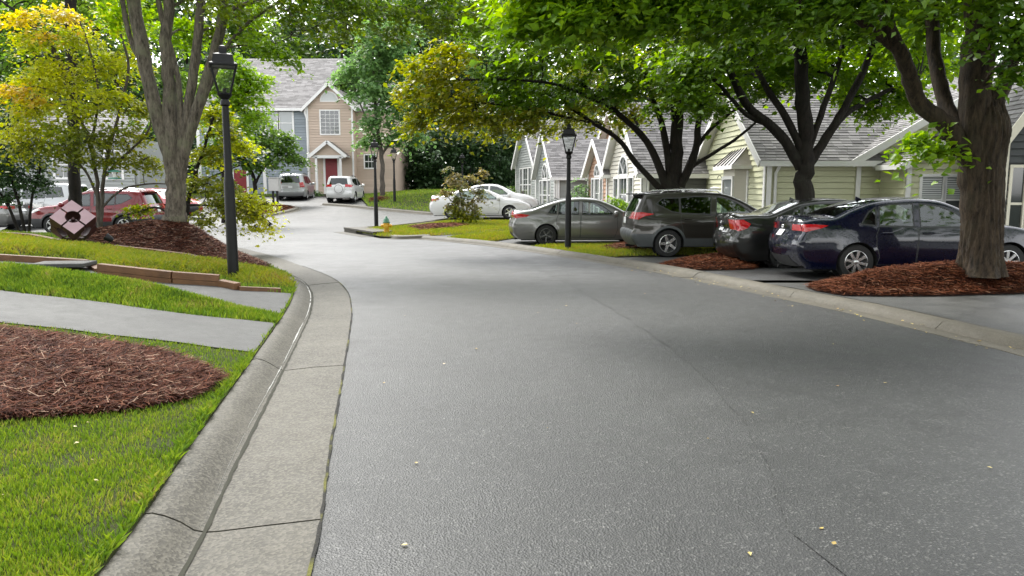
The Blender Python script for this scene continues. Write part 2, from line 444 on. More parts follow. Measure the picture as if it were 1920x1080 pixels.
RIGHT_EDGE = resample(catmull([(5.2, -3, 0), (5.25, 2, 0), (5.12, 7.0, 0), (4.94, 8.09, 0), (4.57, 9.87, 0), (4.1, 11.36, 0), (3.35, 13.69, 0), (2.76, 15.34, 0), (1.75, 17.45, 0),
    (0.57, 19.87, 0), (-0.97, 22.59, 0), (-2.45, 24.52, 0), (-3.9, 26.1, 0)], 10), 0.2)
LEFT_BACK = offset_line(LEFT_EDGE, 0.81)
TREE_L = (-7.9, 17.5)
def zroad(x, y):
    return 1.2 * smooth01((np.asarray(y, float) - 31) / 27)
def h_left(x, y):
    x = np.asarray(x, float); y = np.asarray(y, float); P = np.stack([x.ravel(), y.ravel()], 1)
    s = pdist(P, LEFT_BACK[::3]).reshape(x.shape)
    near = 0.115 * np.minimum(s, 9.5) ; far = 0.42 * np.maximum(23.2 - y, 0)
    h = -np.log(np.exp(-8 * near) + np.exp(-8 * (far + 0.08))) / 8
    h = np.maximum(h, 0) + 0.02
    m = 0.57 * np.exp(-((x - TREE_L[0]) ** 2 + (y - TREE_L[1]) ** 2) / 1.7 ** 2) * smooth01(s / 1.3)
    b = 0.02 * np.sin(x * 2.1 + y) * np.sin(y * 1.7 - x * 0.6) * smooth01(s / 1.0)
    return 0.085 + h + m + b
YR = [0, 9, 12, 13.5, 16, 19, 22.6, 26, 31, 40]; ZR = [0.10, 0.10, 0.10, 0.08, 0.0, -0.06, -0.05, 0.05, 0.08, 0.1]
TREE_R = (7.25, 11.6)
def h_right(x, y):
    x = np.asarray(x, float); y = np.asarray(y, float)
    return np.interp(y, YR, ZR) + zroad(x, y)
def h_mound(x, y):
    x = np.asarray(x, float); y = np.asarray(y, float)
    return h_right(x, y) + 0.36 * np.exp(-((x - TREE_R[0] - 0.3) ** 2 / 2.3 ** 2 + (y - TREE_R[1]) ** 2 / 1.1 ** 2))
def on(px, py, h):
    """the place on terrain h that the photo shows at this pixel"""
    d = ray(px, py); lo, hi = 1.5, 140.0
    for k in range(3):
        t = lo * (hi / lo) ** np.linspace(0, 1, 160 if k == 0 else 24)
        below = CAM_H + d[2] * t < h(d[0] * t, d[1] * t)
        i = int(np.argmax(below)) if below.any() else len(t) - 1
        lo, hi = t[max(i - 1, 0)], t[i]
    return (float(d[0] * hi), float(d[1] * hi))
def onp(pts, h): return [on(a, b, h) for a, b in pts]
SHEETS = {}
def sheet(name, poly, hfun, off, mat, step=0.35, kind='structure', label=None, parent=None, edge=0.25, bump=None, skirt=0.0, holes=()):
    """a piece of ground cut to an outline and laid over the terrain"""
    bd = densify(poly, edge); n = len(bd)
    q = np.array([(p.x, p.y) for p in bd]); lo, hi = q.min(0), q.max(0)
    gx, gy = np.meshgrid(np.arange(lo[0], hi[0], step), np.arange(lo[1], hi[1], step)); g = np.stack([gx.ravel(), gy.ravel()], 1)
    g += rng.uniform(-0.2, 0.2, g.shape) * step
    g = g[inpoly(g, q)]
    cl = np.vstack([q, q[:1]])
    g = g[pdist(g, cl) > step * 0.35]
    vs = bd + [Vector(p) for p in g]
    v, e, f, *_ = delaunay_2d_cdt(vs, [(i, (i + 1) % n) for i in range(n)], [], 1, 1e-5)
    V = np.array([(p.x, p.y) for p in v]); z = hfun(V[:, 0], V[:, 1]) + off
    if bump is not None: z = z + bump(V, pdist(V, cl))
    verts = [(V[i, 0], V[i, 1], float(z[i])) for i in range(len(V))]
    faces = []
    for t in f:
        a, b, c_ = (V[i] for i in t[:3])
        faces.append(list(t) if (b[0] - a[0]) * (c_[1] - a[1]) - (b[1] - a[1]) * (c_[0] - a[0]) > 0 else list(t)[::-1])
    nf = len(faces)
    if skirt:
        cnt = {}
        for t in faces:
            for k in range(3):
                ed = (t[k], t[(k + 1) % 3]); cnt[ed] = 1
        for (a, b) in list(cnt):
            if (b, a) not in cnt:
                i = len(verts); verts += [(*verts[a][:2], verts[a][2] - skirt), (*verts[b][:2], verts[b][2] - skirt)]
                faces.append([b, a, i, i + 1])
    o = meshobj(name, verts, faces, MAT[mat], parent, smooth=50)
    if kind: o['kind'] = kind
    if label: o['label'] = label
    SHEETS[name if name not in SHEETS else name + str(len(SHEETS))] = o
    o['_nf'] = nf
    return o
def surface_points(o, n, weight=None):
    me = o.data; nf = o['_nf']
    V = np.empty(len(me.vertices) * 3); me.vertices.foreach_get('co', V); V = V.reshape(-1, 3)
    T = np.array([list(p.vertices)[:3] for p in me.polygons[:nf]])
    A, B, C_ = V[T[:, 0]], V[T[:, 1]], V[T[:, 2]]
    ar = 0.5 * np.linalg.norm(np.cross(B - A, C_ - A), axis=1)
    if weight is not None: ar = ar * weight((A + B + C_) / 3)
    k = rng.choice(len(T), n, p=ar / ar.sum()); r1 = np.sqrt(rng.random(n))[:, None]; r2 = rng.random(n)[:, None]
    return A[k] * (1 - r1) + B[k] * r1 * (1 - r2) + C_[k] * r1 * r2
def blades(name, P, height, width, mat, lean=0.6, label=None):
    n = len(P); a = rng.uniform(0, 2 * np.pi, n); h = height * rng.uniform(0.5, 1.35, n)
    w = width * rng.uniform(0.6, 1.4, n); ln = rng.uniform(0.1, lean, n) * h
    dx, dy = np.cos(a), np.sin(a); la = rng.uniform(0, 2 * np.pi, n); lx, ly = np.cos(la), np.sin(la)
    V = np.empty((n, 4, 3))
    V[:, 0] = P + np.stack([-dx * w, -dy * w, np.full(n, -0.008)], 1); V[:, 1] = P + np.stack([dx * w, dy * w, np.full(n, -0.008)], 1)
    V[:, 2] = P + np.stack([dx * w * .8 + lx * ln * .4, dy * w * .8 + ly * ln * .4, h * .6], 1)
    V[:, 3] = P + np.stack([lx * ln, ly * ln, h], 1)
    base = np.arange(n)[:, None] * 4
    Fc = np.concatenate([base + np.array([[0, 1, 2]]), base + np.array([[0, 2, 3]])], 0)
    o = npmesh(name, V.reshape(-1, 3), Fc, MAT[mat]); tag(o, label, None, None, 'stuff'); return o
def straw(name, P, length, width, mat, lift=0.03, label=None):
    n = len(P); a = rng.uniform(0, 2 * np.pi, n); L = length * rng.uniform(0.5, 1.3, n) / 2; w = width * rng.uniform(0.7, 1.3, n)
    b = a + rng.normal(0, 0.5, n); t1 = np.stack([np.cos(a), np.sin(a), rng.normal(0, 0.16, n)], 1); t2 = np.stack([np.cos(b), np.sin(b), rng.normal(-.05, 0.2, n)], 1)
    s_ = np.stack([-np.sin(a), np.cos(a), rng.normal(0, .3, n)], 1) * w[:, None]
    C_ = P + np.stack([np.zeros(n), np.zeros(n), rng.uniform(0, lift, n) + 0.004], 1)
    V = np.empty((n, 6, 3)); A = C_ - t1 * L[:, None]; B = C_ + t2 * L[:, None]
    V[:, 0], V[:, 1], V[:, 2], V[:, 3], V[:, 4], V[:, 5] = A - s_, A + s_, C_ - s_, C_ + s_, B - s_ * .5, B + s_ * .5
    base = np.arange(n)[:, None] * 6
    Fc = np.concatenate([base + np.array([[0, 2, 3, 1]]), base + np.array([[2, 4, 5, 3]])], 0)
    o = npmesh(name, V.reshape(-1, 3), Fc, MAT[mat]); tag(o, label, None, None, 'stuff'); return o

# ground far and wide, road
gv = [(-500, -300, -0.45), (500, -300, -0.45), (500, 900, -0.45), (-500, 900, -0.45)]
tag(meshobj('ground', gv, [(0, 1, 2, 3)], MAT['forest_soil']), kind='structure')
road_poly = [tuple(p) for p in LEFT_EDGE[:-1:3]] + [(-40, 24.4), (-40, 66), (-3, 66), (6, 52), (7, 36), (1.5, 30.5), (-3.9, 26.1)] + [tuple(p) for p in RIGHT_EDGE[::-1][1::3]]
sheet('road', road_poly, lambda x, y: zroad(x, y), 0.0, 'asphalt_wet', step=0.9, edge=0.5)
far_ground = sheet('far_ground', [(-60, 40), (-60, 160), (90, 160), (90, 20), (30, 8), (14, 8), (11, 22), (8, 34), (4, 45), (2, 64), (-40, 66.5), (-40.5, 40)], lambda x, y: zroad(x, y), -0.12, 'forest_soil', step=4, edge=2.5)

# kerbs: rolled concrete kerb with gutter pan, cast in sections
def kerb(name, line, prof, sec, mat, zf, gap=0.012, i0=0, i1=None, skip=()):
    root = empty(name, kind='structure')
    L = resample(line, 0.2)[i0:i1]; offs = [offset_line(L, d) for d, _ in prof]
    n = len(L); a = 0; k = 0; jit = {}
    while a < n - 1:
        b = min(n - 1, a + sec + random.choice((-1, 0, 0, 1)))
        vs, fs = [], []; w = len(prof)
        jz = random.uniform(-0.004, 0.004)
        for q_ in (a, b):
            if q_ not in jit:
                jit[q_] = [0.0]
                while len(jit[q_]) < len(prof): jit[q_].append(max(-.05, min(.05, jit[q_][-1] + random.uniform(-.02, .02))))
        for i in range(a, b + 1):
            for j, (d, z) in enumerate(prof):
                p = offs[j][i].copy()
                if i in jit and 0 < i < n - 1: p = p + (offs[j][i + 1] - offs[j][i - 1]) / 0.4 * jit[i][j]
                if i == b and b < n - 1: p = p + (offs[j][i - 1] - p) * (gap / 0.2)
                e = 0.0
                if j == len(prof) - 2: e = 0.012 * math.sin(i * 1.9) * random.random()
                vs.append((p[0] + e, p[1], z + jz + float(zf(p[0], p[1]))))
        for i in range(b - a):
            for j in range(w - 1):
                q = i * w + j; fs.append([q, q + w, q + w + 1, q + 1] if prof[-1][0] < 0 else [q, q + 1, q + w + 1, q + w])
        fs.append(list(range(w))); fs.append([(b - a) * w + j for j in range(w)][::-1])
        if a not in skip:
            o = meshobj('kerb_section', vs, fs, MAT[mat], root, smooth=35)
        a = b; k += 1
    return root
PROF_L = [(0.0, -0.05), (0.0, 0.006), (0.28, -0.002), (0.50, -0.018), (0.56, -0.02), (0.61, 0.0), (0.67, 0.045), (0.74, 0.082), (0.80, 0.095), (0.84, 0.09), (0.84, -0.10)]
kerb('left_kerb', LEFT_EDGE, PROF_L, 16, 'concrete_gutter', zroad, gap=0.014)
PROF_R = [(0.0, -0.05), (0.0, 0.006), (-0.22, -0.002), (-0.30, -0.006), (-0.33, 0.035), (-0.38, 0.075), (-0.46, 0.095), (-0.56, 0.095), (-0.56, -0.12)]
kerb('right_kerb', RIGHT_EDGE, PROF_R, 14, 'concrete_tan', zroad)
# dark joint bed under the kerbs, moss line between gutter and asphalt, water in the flow line
def ribbon(name, line, d0, d1, z, mat, i0, i1, zf=zroad, wob=0.0, kind='structure', label=None):
    A, B = offset_line(line, d0), offset_line(line, d1); vs, fs = [], []
    for k, i in enumerate(range(i0, i1)):
        e0, e1 = random.uniform(-wob, wob), random.uniform(-wob, wob)
        a, b = A[i], B[i]
        vs += [(a[0] + e0, a[1], z + float(zf(*a))), (b[0] + e1, b[1], z + float(zf(*b)))]
        if k: fs.append([2 * k - 2, 2 * k, 2 * k + 1, 2 * k - 1])
    o = meshobj(name, vs, fs, MAT[mat]); tag(o, label, None, None, kind); return o
ribbon('kerb_bed', LEFT_EDGE, -0.02, 0.88, -0.09, 'joint_dark', 0, len(LEFT_EDGE))
ribbon('kerb_bed', RIGHT_EDGE, 0.02, -0.60, -0.13, 'joint_dark', 0, len(RIGHT_EDGE))
mm = N('moss_line'); v_ = mm.coord(); n_ = mm.noise(v_, 2.2, 4, 0.6); n2_ = mm.noise(v_, 60, 3)
mm.set(color=mm.mix(mm.ramp(n_, [(0.50, 0), (0.60, 1)]), (0.014, 0.013, 0.010), mm.mix(n2_, (0.06, 0.065, 0.01), (0.13, 0.12, 0.02))), rough=0.95, normal=mm.bump(n2_, 0.8, 0.02)); MAT['moss_line'] = mm.mat
FINE_L = resample(LEFT_EDGE, 0.1)
ribbon('moss_line', FINE_L, -0.004, 0.012, 0.012, 'moss_line', 20, 200, wob=0.004)
wm = N('gutter_water'); v_ = wm.coord(); n_ = wm.noise(v_, 7, 4, 0.65)
wm.set(color=wm.mix(n_, (0.02, 0.02, 0.013), (0.04, 0.04, 0.028)), rough=0.8, normal=wm.bump(wm.noise(v_, 30, 3), 0.10, 0.01), spec=0.15); MAT['gutter_water'] = wm.mat
ribbon('gutter_water', FINE_L, 0.550, 0.574, -0.0130, 'gutter_water', 10, 215, wob=0.006)
sf = N('film_glint'); v_ = sf.coord(); sf.set(color=sf.ramp(sf.noise(v_, 18, 4), [(0.3, (0.20, 0.20, 0.175)), (0.7, (0.46, 0.46, 0.43))]), rough=0.5); MAT['wet_glint'] = sf.mat  # pale line: sky reflected in the wet gutter film, painted as colour
def glint_strip(i0, i1):
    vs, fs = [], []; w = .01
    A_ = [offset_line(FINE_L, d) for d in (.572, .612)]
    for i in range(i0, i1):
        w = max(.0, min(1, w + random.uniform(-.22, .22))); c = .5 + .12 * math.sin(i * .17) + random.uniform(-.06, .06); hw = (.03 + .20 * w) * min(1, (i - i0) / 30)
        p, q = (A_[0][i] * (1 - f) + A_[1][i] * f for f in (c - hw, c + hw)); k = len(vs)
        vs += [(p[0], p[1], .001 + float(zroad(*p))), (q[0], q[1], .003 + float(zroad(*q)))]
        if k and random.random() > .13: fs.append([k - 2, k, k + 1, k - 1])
    tag(meshobj('glint_line', vs, fs, MAT['wet_glint']), kind='structure')
glint_strip(66, 215)
ribbon('kerb_joint', FINE_L, 0.842, 0.868, 0.108, 'joint_dark', 95, 128, wob=0.006)

# left bank
isl = [tuple(p) for p in offset_line(LEFT_EDGE, 0.835)[::2]] + [(-34, -3)]
bank = sheet('left_bank', isl, h_left, 0.0, 'lawn_soil', step=0.45, edge=0.4, skirt=0.2)
d1 = onp([(520, 609), (400, 596), (250, 577), (120, 560), (0, 546), (-80, 537)], h_left)
d1b = onp([(-80, 590), (0, 606), (120, 618), (250, 634), (400, 653), (478, 666)], h_left)
def slide(p, d): return (p[0] + d[0], p[1] + d[1])
OFF1 = offset_line(LEFT_EDGE, 0.85)
def behind_kerb(p, off=OFF1):
    """keep a ground outline on the lawn side of the kerb"""
    if inpoly(np.array([p]), isl)[0] and pdist(np.array([p]), LEFT_BACK)[0] > 0.06: return p
    k = int(np.argmin(np.hypot(off[:, 0] - p[0], off[:, 1] - p[1]))); return (float(off[k, 0]), float(off[k, 1]))
def at_kerb(p): k = int(np.argmin(np.hypot(OFF1[:, 0] - p[0], OFF1[:, 1] - p[1]))); return (float(OFF1[k, 0]), float(OFF1[k, 1]))
d1, d1b = [behind_kerb(p) for p in d1], [behind_kerb(p) for p in d1b]; d1[0], d1b[-1] = at_kerb(d1[0]), at_kerb(d1b[-1])
d1p = d1 + [slide(d1[-1], (-8, 0.6)), slide(d1b[0], (-8, 0.6))] + d1b
sheet('driveway_left', d1p, h_left, 0.012, 'concrete_drive', step=0.4)
d2 = onp([(548, 592), (470, 583), (330, 560), (200, 538), (80, 522), (-60, 508)], h_left)
d2b = onp([(-60, 476), (60, 487), (190, 506), (330, 532), (450, 543), (566, 549)], h_left)
d2, d2b = [behind_kerb(p) for p in d2], [behind_kerb(p) for p in d2b]; d2[0], d2b[-1] = at_kerb(d2[0]), at_kerb(d2b[-1])
sheet('driveway_left', d2 + d2b, h_left, 0.012, 'concrete_drive', step=0.4)
st = onp([(536, 604), (400, 588), (200, 566), (0, 544), (-80, 535)], h_left); stb = onp([(-80, 503), (0, 515), (120, 528), (240, 545), (420, 574), (542, 596)], h_left)
st, stb = [behind_kerb(p) for p in st], [behind_kerb(p) for p in stb]
strip = sheet('grass_strip', st + stb, h_left, 0.005, 'lawn_soil', step=0.2, edge=0.2, bump=lambda V, d: 0.20 * smooth01(d / 0.55))
pad = sheet('walkway', onp([(-40, 396), (0, 400), (36, 409), (18, 424), (0, 434), (-40, 442)], h_left), h_left, 0.012, 'concrete_drive', step=0.4)
bedp = onp([(-40, 478), (90, 484), (165, 490), (192, 506), (330, 516), (415, 520), (452, 533), (556, 543), (567, 535), (540, 522), (440, 503), (372, 494), (200, 470), (0, 449), (-40, 446)], h_left)
bedp = [behind_kerb(p) for p in bedp]
bed = sheet('terrace_bed', bedp, h_left, 0.01, 'lawn_soil_yellow', step=0.3, bump=lambda V, d: 0.10 * smooth01(d / 0.25))
mlp = onp([(200, 428), (245, 436), (330, 452), (420, 474), (500, 502), (545, 519), (530, 506), (470, 478), (400, 445), (365, 430)], h_left) 
mlp = [(-9.7, 16.6), (-8.9, 15.5), (-7.8, 14.9), (-6.6, 14.6), (-5.3, 14.0), (-4.55, 13.9), (-5.0, 15.2), (-5.8, 16.6), (-6.6, 17.9), (-7.4, 19.0), (-8.6, 19.2), (-9.6, 18.3)]
mulch_l = sheet('mulch_bed', mlp, h_left, 0.02, 'mulch_soil', step=0.3, bump=lambda V, d: 0.05 * smooth01(d / 0.3))
mnp = onp([(-60, 610), (0, 621), (150, 640), (300, 664), (372, 688), (424, 713), (385, 738), (345, 754), (250, 772), (120, 785), (0, 792), (-60, 800)], h_left)
mulch_n = sheet('mulch_bed', mnp, h_left, 0.015, 'mulch_soil', step=0.2, bump=lambda V, d: 0.05 * smooth01(d / 0.6))

# right side: driveways, verges, mulch
rb = offset_line(RIGHT_EDGE, -0.55)
def rb_between(y0, y1):
    return [tuple(p) for p in rb[::2] if y0 <= p[1] <= y1]
sheet('driveway_right', rb_between(-3, 12.8) + [(14, 12.8), (14, -3)], h_right, 0.0, 'asphalt_grey', step=0.8)
seam = onp([(905, 470), (960, 488), (1030, 515), (1100, 552), (1180, 600), (1260, 655), (1330, 715), (1400, 800), (1450, 900), (1480, 1000)], lambda x, y: zroad(x, y))
seam = [(p.x + .012 * math.sin(k * 1.7) + random.uniform(-.008, .008), p.y) for k, p in enumerate(densify(seam, .22, False))]
sheet('road_patch', seam + [(2.6, -2.5)] + [tuple(p) for p in offset_line(RIGHT_EDGE, 0.004)[2:-22:3]], lambda x, y: zroad(x, y), 0.004, 'asphalt_patch', step=0.9, edge=0.5)
sheet('driveway_right', rb_between(12.6, 17.6) + [(6.5, 19.0), (14, 19.2), (14, 12.6)], h_right, 0.004, 'asphalt_drive', step=0.6)
sheet('driveway_right', rb_between(16.6, 21.2) + [(4, 21.9), (11, 22), (11, 18.5), (6.5, 18.4)], h_right, 0.008, 'concrete_drive', step=0.6)
sheet('driveway_right', rb_between(20.8, 26.4) + [(-3.6, 26.8), (0, 31), (9, 31), (9, 21.6), (4, 21.5)], h_right, 0.012, 'concrete_drive', step=0.6)
sheet('driveway_right', [(-5.0, 33.6), (-3.4, 36.4), (-1, 40), (7, 44), (8, 30.6), (0.2, 30.8)], h_right, -0.004, 'concrete_drive', step=0.8)
RIGHT_GROUND = [tuple(p) for p in offset_line(RIGHT_EDGE, -0.58)[::2]] + [(-3.6, 60), (30, 60), (30, -3)]; ROFF = offset_line(RIGHT_EDGE, -0.62)
def right_of_kerb(p):
    if p[1] > 25.5 or inpoly(np.array([p]), RIGHT_GROUND)[0]: return p
    k = int(np.argmin(np.hypot(ROFF[:, 0] - p[0], ROFF[:, 1] - p[1]))); return (float(ROFF[k, 0]), float(ROFF[k, 1]))
G = lambda pts: [right_of_kerb(p) for p in onp(pts, h_right)]
bumpv = lambda V, d: 0.05 * smooth01(d / 0.4) + 0.02
lawn_a = sheet('verge_lawn', G([(668, 435), (690, 430), (760, 425), (830, 416), (960, 415), (1010, 415), (1010, 432), (960, 434), (860, 441), (745, 446), (712, 444)]), h_right, 0.0, 'lawn_soil_yellow', step=0.5, bump=bumpv)
lawn_b = sheet('verge_lawn', G([(803, 451), (880, 443), (960, 437), (1010, 436), (1010, 446), (960, 449), (858, 460)]), h_right, 0.014, 'lawn_soil_yellow', step=0.4, bump=bumpv)
lawn_c = sheet('verge_lawn', G([(968, 470), (1010, 464), (1100, 462), (1215, 462), (1300, 466), (1380, 470), (1420, 478), (1330, 480), (1200, 482), (1080, 487), (1020, 481)]), h_right, 0.014, 'lawn_soil_yellow', step=0.4, bump=bumpv)
mulch_c = sheet('mulch_bed', G([(1120, 471), (1150, 463), (1215, 462), (1290, 466), (1280, 474), (1200, 477), (1150, 476)]), h_right, 0.03, 'mulch_soil', step=0.3, bump=lambda V, d: 0.07 * smooth01(d / 0.3) + 0.02)
mulch_d = sheet('mulch_bed', G([(1213, 502), (1270, 493), (1352, 483), (1500, 478), (1640, 474), (1640, 482), (1430, 492), (1413, 506), (1330, 508), (1260, 509)]), h_right, 0.012, 'mulch_soil', step=0.3, bump=lambda V, d: 0.14 * smooth01(d / 0.5))
mulch_e = sheet('mulch_bed', G([(1486, 549), (1512, 539), (1560, 530), (1640, 524), (1760, 516), (1900, 508), (2080, 500), (2080, 550), (1920, 551), (1760, 556), (1640, 556), (1580, 555), (1508, 556)]), h_right, 0.012, 'mulch_soil', step=0.25,
    bump=lambda V, d: smooth01(d / 0.75) * (0.07 + 0.33 * np.exp(-((V[:, 0] - TREE_R[0] - 0.3) ** 2 / 2.2 ** 2 + (V[:, 1] - TREE_R[1]) ** 2 / 1.2 ** 2))))
mulch_a = sheet('mulch_bed', G([(763, 430), (800, 425), (850, 423), (880, 426), (850, 431), (790, 436)]), h_right, 0.08, 'mulch_soil', step=0.4, bump=lambda V, d: 0.05 * smooth01(d / 0.3))
# cul-de-sac lawn and verges beyond
hz = lambda x, y: zroad(x, y)
lawn_f = sheet('far_lawn', onp([(690, 391), (755, 397), (800, 401), (830, 403)], hz) + [(0.5, 44), (3, 52), (2, 62), (-9, 63), (-12, 58)], hz, 0.03, 'lawn_soil', step=1.0, bump=lambda V, d: 0.10 + 0.35 * smooth01(d / 5) )
mulch_f = sheet('mulch_bed', onp([(695, 376), (742, 371), (748, 378), (718, 383), (692, 383)], hz) , hz, 0.16, 'mulch_soil', step=0.8, bump=lambda V, d: 0.3 * smooth01(d / 2))
mulch_m = sheet('mulch_bed', onp([(455, 386), (500, 385), (545, 388), (560, 392), (520, 402), (470, 408), (430, 400)], hz), hz, 0.05, 'mulch_soil', step=0.8, bump=lambda V, d: 0.12 * smooth01(d / 0.8))
lawn_h = sheet('far_lawn', [(-26, 53.5), (-19, 54.8), (-14.5, 57.6), (-12, 59), (-12, 63), (-40, 63), (-40, 50)], hz, 0.03, 'lawn_soil', step=1.2, bump=lambda V, d: 0.10 * smooth01(d / 1))
def edge_kerb(name, pts, zf, w=0.22, h=0.12, sec=14, mat='concrete_tan'):
    return kerb(name, resample(catmull([(p[0], p[1], 0) for p in pts], 8), 0.2), [(0.0, -0.05), (0.0, 0.01), (-w * .5, 0.012), (-w * .7, h * .8), (-w, h), (-w - 0.18, h), (-w - 0.18, -0.12)], sec, mat, zf)
NOSE = onp([(812, 447), (760, 449), (728, 448), (708, 444)], hz); NOSE2 = onp([(652, 434), (672, 430), (715, 427), (770, 421), (830, 413)], hz)
edge_kerb('verge_kerb', NOSE2, zroad, w=0.25)
edge_kerb('verge_kerb', NOSE, zroad, w=0.25)
edge_kerb('far_kerb', onp([(835, 404), (800, 403), (755, 399), (690, 393), (655, 389), (600, 385)], hz)[::-1][::-1], zroad, w=0.3)
edge_kerb('mailbox_kerb', onp([(432, 405), (470, 411), (523, 404), (566, 393), (545, 387), (500, 384)], hz)[::-1], zroad, w=0.3)

# storm drain in the kerb nose
pa, pb_ = Vector(on(706, 444, hz)), Vector(on(650, 434.5, hz)); dv = pb_ - pa; dl = dv.length
sdr = empty('storm_drain', ((pa.x + pb_.x) / 2, (pa.y + pb_.y) / 2, 0), math.atan2(dv.y, dv.x) + math.pi, 'concrete storm drain inlet with black slot at the verge nose', 'storm drain')
hl = dl / 2
MB().prism([(-hl, -.12), (hl, -.12), (hl * .8, .75), (-hl * .8, .75)], 0.125, 0.185).build('drain_hood', MAT['concrete_gutter'], sdr)
MB().prism([(-hl, -.10), (-.42, -.04), (-.42, .5), (-hl * .9, .5)], -0.06, 0.122).prism([(.42, -.04), (hl, -.10), (hl * .9, .5), (.42, .5)], -0.06, 0.122).build('drain_cheek', MAT['concrete_gutter'], sdr)
MB().box((0, 0.02, 0.05), (0.82, 0.04, 0.14)).build('drain_slot', MAT['void_black'], sdr)
MB().prism([(-hl, -.55), (hl, -.55), (hl, -.13), (-hl, -.13)], -.02, .006).build('drain_apron', MAT['concrete_gutter'], sdr)
def carz(x, y): return float(h_right(np.array(x), np.array(y)))
# ------------------------------------------------------------------ houses
class Wall:
    """a wall plane: o = bottom-left corner seen from outside, u = direction to the right, outward normal = u rotated -90deg"""
    def __init__(s, o, ang):
        s.o = Vector(o); s.u = Vector((math.cos(ang), math.sin(ang), 0)); s.n = Vector((math.sin(ang), -math.cos(ang), 0))
    def p(s, a, z, d=0.0): return s.o + s.u * a + Vector((0, 0, z)) + s.n * d
def wall_boards(root, W, width, lo, hi, mat, ex=.165, openings=(), single=False, gable=None, name='siding'):
    """lap siding boards, cut at openings; gable=(peak_a, peak_z, slope) trims the ends"""
    rows = int(math.ceil((hi - lo) / ex)); big = MB()
    def lim(z):
        if gable is None: return 0.0, width
        pa, pz, sl = gable
        if z <= pz - max(pa, width - pa) * sl: return 0.0, width
        h = max(pz - z, 0) / sl; return max(0, pa - h), min(width, pa + h)
    for r in range(rows):
        z0, z1 = lo + r * ex, min(hi, lo + (r + 1) * ex) - .024
        a0, b0 = lim(z0); a1, b1 = lim(z1)
        if b0 - a0 < .05: continue
        cuts = sorted((o[0], o[1]) for o in openings if o[2] < z1 - .01 and o[3] > z0 + .01)
        segs = []; cur = 0.0
        for c0, c1 in cuts: segs.append((cur, c0)); cur = max(cur, c1)
        segs.append((cur, width))
        for sa, sb in segs:
            A0, B0, A1, B1 = max(a0, sa), min(b0, sb), max(a1, sa), min(b1, sb)
            if B0 - A0 < .03: continue
            if B1 < A1: A1 = B1 = (A1 + B1) / 2
            pieces = [(A0, B0, A1, B1)]
            if B0 - A0 > 4.2:
                j = A0 + (B0 - A0) * random.uniform(.35, .65); pieces = [(A0, j - .002, A1, j - .002), (j + .002, B0, j + .002, B1)]
            for (q0, q1, q2, q3) in pieces:
                vs = [W.p(q0, z0 - .008, .036), W.p(q1, z0 - .008, .036), W.p(q3, z1, .004), W.p(q2, z1, .004), W.p(q0, z0 - .008, -.02), W.p(q1, z0 - .008, -.02), W.p(q3, z1, -.02), W.p(q2, z1, -.02)]
                fs = [(0, 1, 2, 3), (4, 0, 3, 7), (1, 5, 6, 2), (0, 4, 5, 1), (3, 2, 6, 7)]
                if single: meshobj('board', vs, fs, MAT[mat], root)
                else: big.add(vs, fs)
    if not single and big.f: tag(big.build(name, MAT[mat], root), kind='stuff')
def window(root, W, a0, a1, z0, z1, glass='window_dark', trim='white_trim', cols=2, rows=3, sash=True, arch=False, blind=False, tw=.10):
    f = MB(); am, zm = (a0 + a1) / 2, (z0 + z1) / 2; d = .058
    def bar(x0, x1, y0, y1, dep, th): f.add([W.p(x0, y0, dep), W.p(x1, y0, dep), W.p(x1, y1, dep), W.p(x0, y1, dep), W.p(x0, y0, dep - th), W.p(x1, y0, dep - th), W.p(x1, y1, dep - th), W.p(x0, y1, dep - th)], [(0, 1, 2, 3), (4, 0, 3, 7), (1, 5, 6, 2), (0, 4, 5, 1), (3, 2, 6, 7)])
    bar(a0 - tw, a0, z0 - tw, z1 + tw, d, .07); bar(a1, a1 + tw, z0 - tw, z1 + tw, d, .07); bar(a0, a1, z1, z1 + tw, d, .07); bar(a0, a1, z0 - tw, z0, d + .02, .09)
    fr = f.build('window', MAT[trim], root)
    f = MB(); bar(a0, a1, z0, z1, .004, .01); f.build('pane', MAT[glass], fr)
    f = MB()
    if sash: bar(a0, a1, zm - .03, zm + .03, .026, .02)
    for k in range(1, cols): x = a0 + (a1 - a0) * k / cols; bar(x - .012, x + .012, z0, z1, .018, .012)
    for k in range(1, rows): y = z0 + (z1 - z0) * k / rows; bar(a0, a1, y - .012, y + .012, .020, .012)
    if f.f: f.build('muntin', MAT[trim], fr)
    if blind:
        f = MB(); n = int((z1 - zm) / .06)
        for k in range(n): y = zm + .05 + k * .06; bar(a0 + .02, a1 - .02, y, y + .042, .012, .004)
        f.build('blind', MAT['blind'], fr)
    return fr
